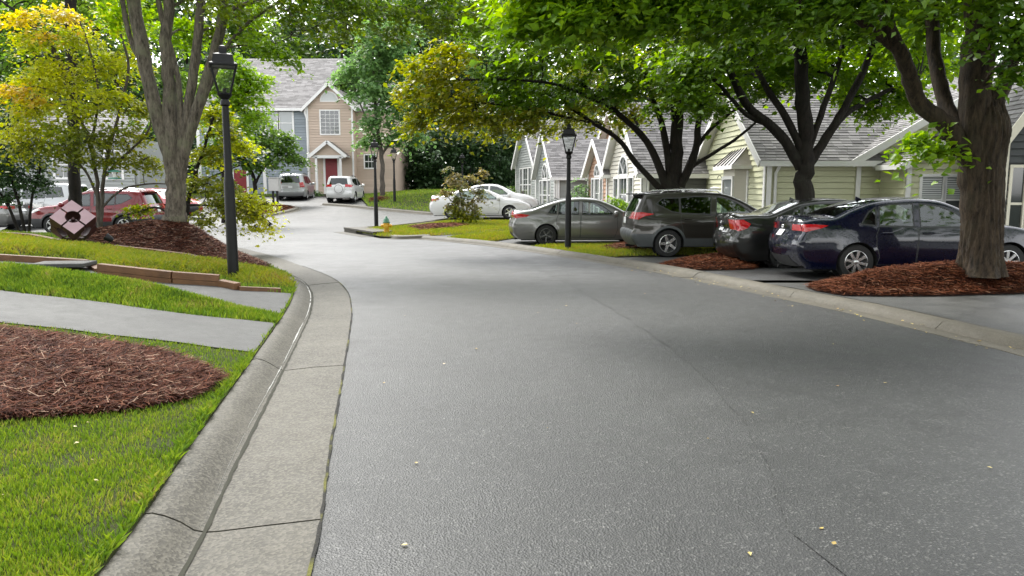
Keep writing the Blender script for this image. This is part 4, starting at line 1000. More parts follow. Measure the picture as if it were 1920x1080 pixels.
# second maple
Y2 = 18.3; b2 = at(1512, 470, Y2); b2.z = carz(b2.x, Y2)
L2 = [([b2] + A([(1510, 420), (1506, 350), (1512, 300), (1508, 210), (1502, 120), (1495, 20), (1490, -80)], Y2), .28, .12),
      (A([(1502, 315), (1462, 252), (1402, 198), (1372, 140, 18), (1340, 60, 17.6)], Y2), .15, .07), (A([(1508, 300), (1482, 235), (1432, 155, 18.6), (1392, 70, 18.9)], Y2), .12, .06),
      (A([(1518, 305), (1558, 245), (1600, 172), (1640, 80, 18.1), (1660, 10, 18)], Y2), .13, .06), (A([(1530, 290), (1582, 218, 18.7), (1660, 172, 19), (1720, 150, 19.2)], Y2), .09, .04),
      (A([(1516, 280), (1545, 200), (1575, 110, 18.8), (1590, 20, 19)], Y2), .09, .05), (A([(1450, 235), (1400, 215), (1340, 150, 18), (1290, 120, 17.8)], Y2), .07, .035)]
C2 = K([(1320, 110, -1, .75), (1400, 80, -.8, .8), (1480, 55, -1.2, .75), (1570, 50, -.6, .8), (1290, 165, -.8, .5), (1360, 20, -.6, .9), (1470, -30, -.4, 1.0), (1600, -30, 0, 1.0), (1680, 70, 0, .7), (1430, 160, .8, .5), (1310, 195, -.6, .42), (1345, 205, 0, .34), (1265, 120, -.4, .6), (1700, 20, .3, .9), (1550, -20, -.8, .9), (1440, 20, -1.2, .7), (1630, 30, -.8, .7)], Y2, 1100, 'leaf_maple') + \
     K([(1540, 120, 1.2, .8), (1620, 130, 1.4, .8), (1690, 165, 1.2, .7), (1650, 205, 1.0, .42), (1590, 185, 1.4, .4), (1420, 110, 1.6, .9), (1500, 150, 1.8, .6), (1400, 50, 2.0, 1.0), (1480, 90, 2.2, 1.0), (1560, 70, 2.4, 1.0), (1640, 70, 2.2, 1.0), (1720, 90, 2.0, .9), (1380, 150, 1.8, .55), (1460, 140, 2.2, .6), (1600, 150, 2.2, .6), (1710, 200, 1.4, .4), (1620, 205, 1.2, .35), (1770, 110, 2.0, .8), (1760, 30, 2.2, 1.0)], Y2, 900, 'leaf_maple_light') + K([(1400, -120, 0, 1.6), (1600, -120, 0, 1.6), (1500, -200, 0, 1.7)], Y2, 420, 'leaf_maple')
tree('maple_tree', 'dark forked maple behind the charcoal sedan in front of the sage house', b2, L2, C2, .13, 'bark_maple', MAPLES, sr=.36, twigs=6)
# third maple, many stems, gold at its street side
Y3 = 21.8; b3 = at(1262, 440, Y3); b3.z = carz(b3.x, Y3)
L3 = [([b3] + A([(1262, 400), (1260, 352), (1268, 300), (1270, 220), (1264, 130), (1262, 40)], Y3), .32, .10),
      (A([(1248, 365), (1192, 305), (1160, 262), (1115, 232, 21.4), (1060, 195, 21)], Y3), .10, .045), (A([(1250, 350), (1212, 265), (1150, 205, 21.4), (1080, 150, 21)], Y3), .13, .05),
      (A([(1258, 345), (1248, 262), (1225, 190), (1180, 110)], Y3), .13, .05), (A([(1275, 350), (1303, 285), (1312, 220), (1335, 130)], Y3), .15, .06),
      (A([(1288, 318), (1330, 292), (1386, 256), (1425, 222)], Y3), .07, .03), (A([(1298, 290), (1330, 245), (1380, 205), (1420, 190)], Y3), .07, .03), (A([(1130, 195, 21.2), (1050, 160, 20.6), (960, 150, 20.2), (860, 150, 20)], Y3), .05, .025), (A([(1110, 230, 21.4), (1040, 215, 21), (960, 200, 20.6), (880, 190, 20.3)], Y3), .04, .02)]
C3 = K([(985, 120, -1.2, .75), (1060, 100, -1.4, .85), (1140, 110, -1, .85), (1210, 140, -.8, .8), (1280, 110, -1, .85), (930, 150, -1.4, .6), (1010, 180, -1, .6), (1100, 40, -.6, 1.0), (1220, 40, -.6, 1.0), (1330, 90, 0, .8), (980, 60, -.6, .9), (1330, 180, .2, .5), (1270, 190, .4, .5), (900, 60, -.8, .8), (1180, 175, -.6, .45), (1200, -80, 0, 1.8), (1060, 165, -.8, .6), (1130, 175, -.8, .5), (1230, 200, -.2, .4), (960, 190, -1.2, .5), (1300, 150, -.6, .6), (1350, 40, -.4, .9), (1020, 20, -1.0, .9), (1150, 30, -1.2, .9)], Y3, 1000, 'leaf_maple') + \
     K([(795, 130, -1.5, .75), (850, 110, -1.2, .75), (845, 180, -1.6, .75), (800, 205, -1.5, .6), (895, 205, -1.4, .65), (950, 215, -1.2, .55), (770, 170, -1.4, .42), (860, 235, -1.5, .4), (780, 235, -1.6, .32)], Y3, 850, 'leaf_gold') + \
     K([(1010, 222, -1, .5), (1065, 215, -.6, .45), (920, 240, -.8, .45), (1120, 190, 1.2, .6), (1180, 215, 1.4, .5), (1240, 160, 1.6, .8), (985, 235, -.6, .35), (1040, 240, -.2, .3), (1100, 225, .4, .4), (1150, 180, 1.4, .6), (1210, 120, 1.8, .9), (1290, 80, 1.8, .9), (1090, 130, 1.6, .9)], Y3, 900, 'leaf_olive')
tree('maple_tree', 'many-stemmed maple behind the bronze SUV with golden street-side foliage', b3, L3, C3, .135, 'bark_maple', MAPLES, sr=.38, twigs=6)
# left multi-stem tree on the mulch mound
YL = 17.5; bl = (TREE_L[0], YL, float(h_left(np.array(TREE_L[0]), np.array(YL))))
LL = [([Vector(bl) - Vector((0, 0, .2)), Vector(bl)] + A([(330, 395), (328, 340), (322, 285), (318, 180), (312, 80), (322, -60)], YL), .33, .10),
      (A([(334, 390), (322, 310), (294, 215), (268, 100), (240, -60)], YL), .185, .14), (A([(272, 120), (247, 80), (229, 0), (220, -70)], YL), .07, .05), (A([(332, 380), (338, 290), (334, 150), (302, 30), (288, -60)], YL), .08, .055),
      (A([(332, 385), (338, 290), (360, 160), (373, 50), (382, -60)], YL), .125, .095), (A([(330, 400), (345, 290), (388, 150), (417, 40), (432, -70)], YL), .14, .11), (A([(340, 330), (355, 240), (392, 165), (424, 90), (475, 35), (560, -20)], YL), .075, .03), (A([(425, 20), (520, -10, 17), (640, -20, 16.6), (800, -15, 16.2), (920, -5, 16)], YL), .06, .02), (A([(410, 95), (450, 85), (500, 90)], YL), .03, .015)]
CL_ = K([(430, 20, -.6, .55), (540, 20, -.6, .6), (620, 10, -.8, .6), (700, 20, -1, .6), (780, 25, -1.2, .6), (850, 35, -1.3, .55), (905, 15, -1.4, .55), (360, 0, .4, .5), (470, -50, 0, .9), (620, -40, -.5, .7), (780, -35, -.8, .7), (920, -40, -1, .6), (650, 55, -.2, .4), (740, 60, -.6, .35), (590, 55, 0, .35), (400, 55, .8, .4), (300, -80, 0, 1.2), (180, -80, 0, 1.1), (250, -220, 0, 1.7)], YL, 800, 'leaf_elm') + \
      K([(505, 90, -.3, .36), (535, 110, -.3, .26), (480, 75, 0, .3), (460, 20, .6, .5), (350, 60, 1.2, .5), (240, 20, .9, .6)], YL, 1500, 'leaf_maple_light') + K([(680, -10, -.6, .7), (820, -10, -.9, .7), (900, 60, -1.2, .4), (560, -20, -.4, .7)], YL, 900, 'leaf_maple')
tree('street_tree', 'grey multi-stemmed tree on the mulch mound beside the left lamp post', bl, LL, CL_, .105, 'bark_grey', None, sr=.36, twigs=6, wig=.025)
# yellow maple behind the sculpture
YY = 19.3; by_ = at(186, 440, YY); by_.z = float(h_left(np.array(by_.x), np.array(YY)))
LY = [([by_ - Vector((0, 0, .1)), by_] + A([(184, 390), (181, 330), (165, 260), (130, 170), (100, 90)], YY), .075, .03), ([by_] + A([(190, 400), (196, 320), (216, 240), (240, 130), (225, 60)], YY), .06, .025), (A([(183, 370), (160, 320), (120, 285), (70, 260)], YY), .04, .02),
      (A([(196, 330), (235, 290), (275, 250), (290, 200)], YY), .04, .02), (A([(170, 270), (185, 180), (170, 100), (150, 40)], YY), .04, .02), (A([(190, 390), (230, 355), (280, 345), (320, 345)], YY), .035, .015)]
CY = K([(75, 75, 0, .55, .5), (150, 75, .3, .6, .5), (95, 125, -.3, .55, .5), (125, 160, 0, .6, .5), (190, 130, .4, .6, .5), (60, 205, -.5, .5, .5), (140, 205, -.5, .55, .5), (210, 190, 0, .6, .5), (30, 245, -.6, .5, .45), (100, 245, -.6, .5, .45), (45, 150, -.2, .4, .45), (240, 110, .6, .5, .5), (220, 40, .8, .6, .5)], YY, 1250, 'leaf_yellow') + \
     K([(50, 35, -.3, .36, .4), (110, 28, -.1, .42, .4), (18, 165, -.9, .34, .4), (60, 188, -.9, .22, .4), (85, 68, -.5, .18, .5)], YY, 1700, 'leaf_orange') + \
     K([(170, 260, -.6, .55, .45), (230, 255, 0, .6, .5), (120, 285, -.6, .45, .45), (260, 200, .5, .5, .5), (200, 300, -.4, .4, .45), (60, 280, -.5, .4, .45), (270, 300, .2, .5, .5)], YY, 1300, 'leaf_olive')
tree('maple_tree', 'slender yellow and orange leaved tree behind the cube sculpture', by_, LY, CY, .10, 'bark_brown', None, sr=.40, twigs=7, wig=.05)
# dogwood behind the grey tree, drooping over the road edge
YD = 20.0; bd_ = Vector((-8.75, YD, float(h_left(np.array(-8.75), np.array(YD)))))
LD = [([bd_ - Vector((0, 0, .1)), bd_] + A([(352, 380), (365, 330), (385, 270), (400, 220)], YD), .09, .03), (A([(352, 385), (385, 385), (430, 390), (480, 400), (510, 420)], YD - .4), .035, .012), (A([(356, 350), (400, 330), (450, 310)], YD), .03, .012), ([bd_ + Vector((0, 0, .3))] + A([(300, 390), (250, 400), (220, 405)], YD), .04, .015)]
CD = K([(390, 290, 0, .5, .5), (420, 250, 0, .45, .5), (385, 345, -.3, .45, .5), (410, 385, -.5, .42, .5), (450, 385, -.5, .36, .45), (380, 410, -.6, .35, .5), (425, 350, -.3, .4, .45), (470, 405, -.6, .25, .5), (400, 215, .5, .5, .5), (265, 390, .2, .32, .5)], YD, 1300, 'leaf_olive') + \
     K([(470, 372, -.5, .34, .4), (495, 385, -.6, .24, .45), (455, 272, .2, .34, .45), (490, 410, -.6, .2, .5), (505, 425, -.6, .13, .5), (480, 428, -.6, .16, .5)], YD, 1800, 'leaf_yellow')
tree('dogwood_tree', 'low olive dogwood drooping behind the left lamp post over the road edge', bd_, LD, CD, .10, 'bark_dark', None, sr=.34, twigs=8, wig=.04)
# dark trunk behind the sculpture with a green crown at the top left
YP = 23.0; bp = at(140, 420, YP); bp.z = .35
tree('oak_tree', 'tall dark trunk behind the cube sculpture with green crown at the top left', bp, [([bp - Vector((0, 0, .3)), bp] + A([(141, 385), (140, 330), (138, 250), (135, 120), (130, -60)], YP), .20, .15), (A([(136, 160), (90, 80), (40, 30), (0, 0)], YP), .07, .03), (A([(134, 100), (200, 40), (280, -10)], YP), .07, .03)],
     K([(15, 50, .6, .9), (60, 5, .8, .9), (10, 130, .8, .8), (40, 190, 1.0, .6), (150, 10, 1, .9), (250, 60, 1.2, .8), (330, 60, 1.4, .8), (290, 130, 1.4, .8), (200, -30, 1, 1.2), (30, -80, 0, 1.4), (350, 150, 1.6, .6), (260, 210, 1.4, .6), (-60, 90, .6, 1.1)], YP, 560, 'leaf_green'), .13, 'bark_dark', None, sr=.42, twigs=4)
# evergreen shrub at the left edge
YS = 20.2; bs = at(45, 410, YS); bs.z = float(h_left(np.array(bs.x), np.array(YS)))
tree('evergreen_shrub', 'dark evergreen shrub with slanting stems at the left edge', bs, [([bs] + A([(35, 380), (20, 330), (10, 260)], YS), .05, .03), ([bs + Vector((.1, 0, 0))] + A([(60, 370), (75, 320), (70, 270)], YS), .045, .025), ([bs - Vector((.15, 0, 0))] + A([(15, 385), (-15, 340), (-30, 280)], YS), .05, .03)],
     K([(15, 330, 0, .5), (60, 340, 0, .45), (35, 290, 0, .55), (75, 305, .2, .4), (10, 260, .2, .55), (-40, 320, 0, .6), (55, 255, .3, .42), (30, 215, .4, .45), (-30, 240, .2, .6), (80, 345, .1, .28), (20, 370, .1, .3)], YS, 1500, 'leaf_dark'), .085, 'bark_dark', None, cat='shrub', sr=.26, twigs=5)
# small reddish maple on the verge
YM = 33.6; bm_ = at(868, 420, YM); bm_.z = carz(bm_.x, YM) + .05
tree('red_maple_shrub', 'small reddish bronze maple on the verge in front of the white sedan', bm_, [([bm_] + A([(868, 405), (866, 385), (862, 360), (850, 335)], YM), .05, .02), (A([(868, 405), (880, 385), (895, 360), (905, 335)], YM), .035, .015), (A([(867, 400), (850, 380), (835, 365)], YM), .03, .012)],
     K([(862, 345, 0, .55), (850, 330, 0, .35), (895, 335, 0, .42), (900, 365, 0, .45), (840, 360, 0, .35), (868, 375, -.2, .5), (885, 385, -.1, .45), (850, 385, -.1, .36), (905, 322, 0, .2), (843, 318, 0, .16), (828, 357, 0, .2)], YM, 620, 'leaf_redmaple') + K([(870, 395, -.2, .45), (890, 400, -.1, .38), (855, 397, 0, .35), (875, 408, 0, .3)], YM, 700, 'leaf_olive'), .13, 'bark_dark', None, near=False, cat='shrub', sr=.26, twigs=5)
# trees about the end of the street
def far_tree(name, label, px, Y, basez, limbs, clumps, leaf, mat2='bark_brown', **kw):
    b = at(px, 380, Y); b.z = basez
    return tree(name, label, b, [([b - Vector((0, 0, .2)), b] + A(limbs[0], Y), kw.pop('r0', .25), .08)] + [(A(l, Y), .10, .04) for l in limbs[1:]], clumps, leaf, mat2, None, near=False, **kw)
far_tree('pale_tree', 'pale green tree with forked trunk at the right corner of the tan house', 717, 52, 1.1, [[(717, 340), (715, 285), (705, 220), (700, 120)], [(716, 290), (735, 262), (765, 225), (770, 150)], [(714, 280), (690, 230), (665, 170)]],
    K([(700, 105, 0, 1.5), (735, 85, 0, 1.4), (765, 130, 0, 1.4), (690, 165, 0, 1.4), (725, 180, -.5, 1.4), (755, 210, 0, 1.3), (785, 180, 0, 1.2), (705, 225, -.5, 1.1), (745, 255, 0, 1.1), (655, 130, 0, 1.0), (775, 255, 0, .9), (700, 65, 0, 1.3), (750, 50, 0, 1.2), (690, 265, 0, .7), (720, 135, 0, 1.3)], 52, 330, 'leaf_pale'), .30, sr=.75, twigs=4, fork_r=.07)
far_tree('crepe_tree', 'round green tree in front of the blue grey house left of the minivan', 478, 47, .8, [[(478, 350), (475, 330), (460, 300), (440, 260)], [(478, 345), (495, 315), (520, 290)]],
    K([(435, 235, 0, 1.2), (500, 262, 0, 1.1), (540, 280, 0, .9), (455, 285, 0, 1.1), (480, 225, 0, 1.0), (415, 275, 0, 1.0), (560, 300, 0, .6), (510, 300, -.3, .8), (535, 255, 0, .55), (470, 310, -.3, .7), (400, 300, 0, .9)], 47, 430, 'leaf_green'), .24, mat2='bark_dark', sr=.6, twigs=4, r0=.16, fork_r=.05)
far_tree('linden_tree', 'bright green tree standing behind the left lamp lantern', 418, 36, .3, [[(418, 330), (420, 250), (425, 180)], [(420, 230), (450, 190), (470, 160)]],
    K([(450, 150, 0, .8), (475, 180, 0, .7), (430, 190, 0, .8), (470, 215, 0, .6), (410, 160, 0, .8), (440, 120, 0, .8), (490, 150, 0, .5), (400, 220, 0, .8), (380, 150, .5, .9), (460, 245, 0, .5)], 36, 700, 'leaf_maple_light'), .19, mat2='bark_dark', sr=.5, twigs=4, r0=.12, fork_r=.05)
# the wood behind: single trees
fr = [(560, 84, 22), (610, 90, 23), (655, 78, 21), (700, 86, 23), (760, 78, 21), (800, 74, 23), (835, 82, 22), (880, 76, 21), (925, 84, 22), (965, 78, 22), (1010, 88, 24), (500, 90, 24), (430, 84, 23), (370, 76, 21), (300, 72, 24), (230, 66, 22), (160, 70, 23), (90, 62, 21), (20, 66, 22), (-60, 64, 22), (1080, 96, 18), (780, 96, 25), (640, 100, 25), (860, 98, 25), (720, 102, 26), (570, 102, 25), (470, 98, 25), (330, 92, 24), (200, 86, 23), (60, 80, 22), (930, 104, 25)]
names_f = ['behind the blue house roof', 'behind the tan house ridge', 'right behind the tan gable peak', 'rising over the pale green tree', 'between the pale tree and the gold maple', 'above the far lawn, nearest the pale tree', 'in the middle of the far lawn edge', 'behind the small reddish maple', 'left of the grey townhouse gable', 'touching the grey townhouse roof', 'behind the grey townhouse ridge', 'left of the blue house ridge', 'behind the left lamp lantern', 'behind the grey multi-stemmed tree stems', 'left of the grey multi-stemmed tree', 'behind the yellow tree right side', 'behind the yellow tree middle', 'behind the yellow tree left side', 'behind the top left corner foliage', 'at the far left edge', 'behind the peach townhouse roof',
    'in the back row above the far lawn', 'in the back row over the tan gable', 'in the back row over the reddish maple', 'in the back row over the pale tree', 'in the back row over the blue house', 'in the back row right of the lamp lantern', 'in the back row behind the grey stems', 'in the back row right of the yellow tree', 'in the back row over the yellow tree', 'in the back row over the townhouses']
for i, (px, Y, h) in enumerate(fr):
    b = at(px, 380, Y); b.z = float(zroad(0, Y)) - .1
    cl = []; back = i >= 21
    for k in range(26):
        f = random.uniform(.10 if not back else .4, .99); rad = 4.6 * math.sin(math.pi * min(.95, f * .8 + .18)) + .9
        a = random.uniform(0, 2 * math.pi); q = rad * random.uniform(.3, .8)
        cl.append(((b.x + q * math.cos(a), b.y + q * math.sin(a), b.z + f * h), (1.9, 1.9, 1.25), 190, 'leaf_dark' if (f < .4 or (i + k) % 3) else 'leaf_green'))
    tree('forest_tree', 'tall dark green forest tree ' + names_f[i], b, [([b, b + Vector((.5, 0, h * .3)), b + Vector((-.4, .2, h * .65)), b + Vector((.3, 0, h * .95))], .30, .06)], cl, .56, 'bark_dark', 'forest trees behind the houses', near=False, sr=1.0, twigs=0, fork_r=.08)
# undergrowth at the wood's edge
us = [(250, 58), (300, 60), (345, 61), (395, 63), (60, 56), (140, 58), (-30, 56), (745, 68), (775, 66), (800, 65), (825, 64), (850, 66), (880, 64), (905, 65), (935, 66), (960, 67), (985, 68), (700, 70), (760, 72), (840, 72), (920, 72)]
un = ['left of the grey multi-stemmed trunk', 'right behind the grey multi-stemmed trunk', 'between grey trunk and left lamp post', 'right of the left lamp post', 'behind the silver van roof', 'behind the dark trunk by the cube', 'at the left frame edge', 'at the right corner of the tan house', 'left end of the far lawn edge', 'second along the far lawn edge', 'third along the far lawn edge', 'above the white sedan boot', 'behind the reddish maple left side', 'behind the reddish maple right side', 'left of the grey townhouse wall', 'against the grey townhouse corner', 'behind the grey townhouse wall', 'behind the pale green tree trunk', 'back row above the far lamp post', 'back row in the darkest gap of the wood', 'back row left of the townhouses']
for i, (px, Y) in enumerate(us):
    b = at(px, 375, Y); b.z = float(zroad(0, Y)) + .1
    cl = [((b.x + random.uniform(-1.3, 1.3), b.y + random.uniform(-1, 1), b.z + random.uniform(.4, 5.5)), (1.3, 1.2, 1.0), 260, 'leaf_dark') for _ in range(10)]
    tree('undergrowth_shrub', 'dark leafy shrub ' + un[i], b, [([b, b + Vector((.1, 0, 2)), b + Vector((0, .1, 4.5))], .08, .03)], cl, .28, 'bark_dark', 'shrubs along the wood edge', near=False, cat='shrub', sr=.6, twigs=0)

# the closed mass of the wood behind the single trees, and unseen tree crowns added round the camera to darken reflections and block sky
def leaf_mass(name, label, boxes, leaf, n, mat):
    C = []; W_ = np.array([b[3] * b[5] for b in boxes], float)
    for b, k in zip(boxes, (n * W_ / W_.sum()).astype(int)):
        C.append(np.array(b[:3]) + rng.uniform(-.5, .5, (k, 3)) * np.array(b[3:]))
    C = np.vstack(C); o = leaf_mesh(name, C, rng.normal(0, .8, (len(C), 3)) + np.array([0, -.6, .6]), leaf, mat, None, False); tag(o, label, None, None, 'stuff'); return o
leaf_mass('distant_wood', 'closed dark green mass of the distant wood', [(-95 + 11 * k, 112 + 4 * math.sin(k * 2.1), 11 + 1.5 * math.sin(k * 1.3), 13, 6, 23 + 3 * math.sin(k * 1.3)) for k in range(17)], 1.3, 30000, 'leaf_dark')
leaf_mass('unseen_trees', 'unseen tree crowns added round the street to darken reflections', [(-15, 2, 7.5, 8, 8, 7), (-9, -8, 8, 9, 8, 8), (0, -13, 8, 9, 7, 9), (9, -9, 8, 9, 8, 8), (16, 0, 8, 8, 8, 8), (18, 9, 7.5, 7, 7, 7), (-21, 9, 7.5, 8, 7, 7)], .36, 17000, 'leaf_maple')
# ------------------------------------------------------------------ vehicles
def paint(name, col, metal=0.0, rough=0.28, coat=1.0):
    m = N(name); v = m.coord(); n = m.noise(v, 220, 2)
    c = m.mix(m.math('MULTIPLY', n, 0.35 if metal else 0.05), col, [min(1, x * 1.5 + 0.01) for x in col])
    d = m.noise(v, 5, 5, 0.7)
    r = m.node('ShaderNodeMapRange'); r.inputs[3].default_value = rough * 0.85; r.inputs[4].default_value = rough * 1.35; m.link(d, r.inputs[0])
    m.set(color=c, metal=metal, rough=r.outputs[0], coat=coat, spec=0.15); m.b.inputs['Coat Roughness'].default_value = 0.05
    MAT[name] = m.mat
paint('paint_navy', (0.002, 0.003, 0.014), 0.0, 0.25); paint('paint_charcoal', (0.014, 0.014, 0.0135), 0.4, 0.28)
paint('paint_bronze', (0.028, 0.025, 0.021), 0.4, 0.28); paint('paint_grey', (0.15, 0.149, 0.143), 0.5, 0.28)
paint('paint_white', (0.62, 0.62, 0.605), 0.0, 0.35); paint('paint_silver', (0.36, 0.37, 0.37), 0.5, 0.32)
paint('paint_red', (0.15, 0.003, 0.008), 0.0, 0.25); paint('paint_scarlet', (0.32, 0.006, 0.012), 0.0, 0.25)
def glassmat(name, tint, lo):
    m = N(name); t = m.node('ShaderNodeBsdfTransparent'); t.inputs[0].default_value = (*tint, 1)
    g = m.node('ShaderNodeBsdfGlossy'); g.inputs['Roughness'].default_value = 0.03; g.inputs['Color'].default_value = (0.92, 0.97, 0.95, 1)
    fr = m.node('ShaderNodeFresnel'); fr.inputs[0].default_value = 1.5
    f = m.math('ADD', m.math('MULTIPLY', fr.outputs[0], 1.3), lo); mx = m.node('ShaderNodeMixShader')
    m.link(f, mx.inputs[0]); m.link(t.outputs[0], mx.inputs[1]); m.link(g.outputs[0], mx.inputs[2]); m.link(mx.outputs[0], m.out.inputs['Surface'])
    MAT[name] = m.mat
glassmat('glass_clear', (0.55, 0.64, 0.60), 0.05); glassmat('glass_tint', (0.05, 0.055, 0.055), 0.03)

def cdt_panel(outer, regions, step, extra=()):
    """fill a 2-D outline, keep region borders as edges; returns points and {region: triangles}"""
    vs, es = [], []
    def loop(poly, st):
        d = densify(poly, st); b = len(vs); vs.extend(d); es.extend((b + i, b + (i + 1) % len(d)) for i in range(len(d))); return d
    od = loop(outer, step * 0.8)
    q = np.array([(p.x, p.y) for p in od]); cl = np.vstack([q, q[:1]])
    rl = []
    for nm, poly in regions:
        d = densify(poly, step * 0.8); dd = np.array([(p.x, p.y) for p in d])
        rl.append((nm, dd)); b = len(vs); vs.extend(d); es.extend((b + i, b + (i + 1) % len(d)) for i in range(len(d)))
    lo, hi = q.min(0), q.max(0)
    gx, gy = np.meshgrid(np.arange(lo[0], hi[0], step), np.arange(lo[1], hi[1], step)); g = np.stack([gx.ravel(), gy.ravel()], 1)
    if len(extra): g = np.vstack([g, np.asarray(extra)])
    g = g[inpoly(g, q)]; g = g[pdist(g, cl) > 0.004]
    vs = vs + [Vector(p) for p in g]
    v, e, f, *_ = delaunay_2d_cdt(vs, es, [], 0, 1e-4)
    V = np.array([(p.x, p.y) for p in v]); T = np.array([t[:3] for t in f]); c = V[T].mean(1)
    ins = inpoly(c, q); lab = np.full(len(T), -1); lab[ins] = len(rl)
    for k in range(len(rl) - 1, -1, -1):
        lab[ins & inpoly(c, rl[k][1])] = k
    out = {}
    for k, (nm, _) in enumerate(rl): out.setdefault(nm, []).append(T[lab == k])
    out['body'] = [T[lab == len(rl)]]
    return V, {k: [a for a in x] for k, x in out.items()}
def circle(cx, cz, r, n=40): return [(cx + r * math.cos(2 * math.pi * k / n), cz + r * math.sin(2 * math.pi * k / n)) for k in range(n)]
def shrinkpoly(poly, d):
    """inset a convex-ish polygon by d"""
    n = len(poly); out = []
    area = sum(poly[i][0] * poly[(i + 1) % n][1] - poly[(i + 1) % n][0] * poly[i][1] for i in range(n)); sg = 1 if area > 0 else -1
    for i in range(n):
        p0, p1, p2 = Vector(poly[i - 1]), Vector(poly[i]), Vector(poly[(i + 1) % n])
        a = (p1 - p0).normalized(); b = (p2 - p1).normalized(); na = Vector((-a.y, a.x)) * sg; nb = Vector((-b.y, b.x)) * sg
        m = na + nb; m = m / max(m.length_squared / 2, 0.35)
        out.append(tuple(p1 + m * d))
    return out

def make_wheel(name, r, w, spokes, rimmat, parent, loc, side, style=0):
    wh = bpy.data.objects.new(name, None); COL.objects.link(wh); wh.parent = parent; wh.location = loc
    wh.rotation_euler = (0, random.uniform(0, 1), 0)
    s = side; rr = r * 0.665
    MB().lathe([(rr, -w / 2), (r * .93, -w / 2), (r * .985, -w * .40), (r, -w * .25), (r, w * .25), (r * .985, w * .40), (r * .93, w / 2), (rr, w / 2)], n=36, axis='Y', cap=False).build('tyre', MAT['rubber'], wh, smooth=40, fix=True)
    m = MB(); o = s * w * 0.46
    m.lathe([(rr * 1.03, o), (rr * .94, o + s * .004), (rr * .90, o - s * .02), (rr * .88, -s * w * .3)], n=36, axis='Y', cap=False)
    for k in range(spokes):
        a = 2 * math.pi * k / spokes
        for da in ((-0.10, 0.10) if style == 1 else (0,)):
            d = Vector((math.cos(a + da), 0, math.sin(a + da))); t = Vector((-d.z, 0, d.x)); wd = rr * (0.075 if style == 1 else (0.30 if spokes <= 5 else 0.17))
            p0, p1 = d * rr * 0.12, d * rr * 0.93
            vs = []
            for p, ww, yy in ((p0, wd * .55, o - s * .012), (p1, wd * (0.75 if spokes > 5 else .45), o - s * .005)):
                for q in (-1, 1):
                    vs += [p + t * ww * q + Vector((0, yy, 0)), p + t * ww * q * 1.2 + Vector((0, yy - s * .03, 0))]
            m.add(vs, [(0, 2, 6, 4), (1, 5, 7, 3), (0, 4, 5, 1), (2, 3, 7, 6)])
    m.lathe([(rr * .20, o - s * .03), (rr * .20, o - s * .004), (rr * .15, o + s * .003)], n=16, axis='Y')
    m.build('rim', rimmat, wh, smooth=35, fix=True)
    MB().lathe([(rr * .9, -s * w * .1), (rr * .9, -s * w * .12)], n=24, axis='Y').build('brake_disc', MAT['plastic_dark'], wh)
    return wh

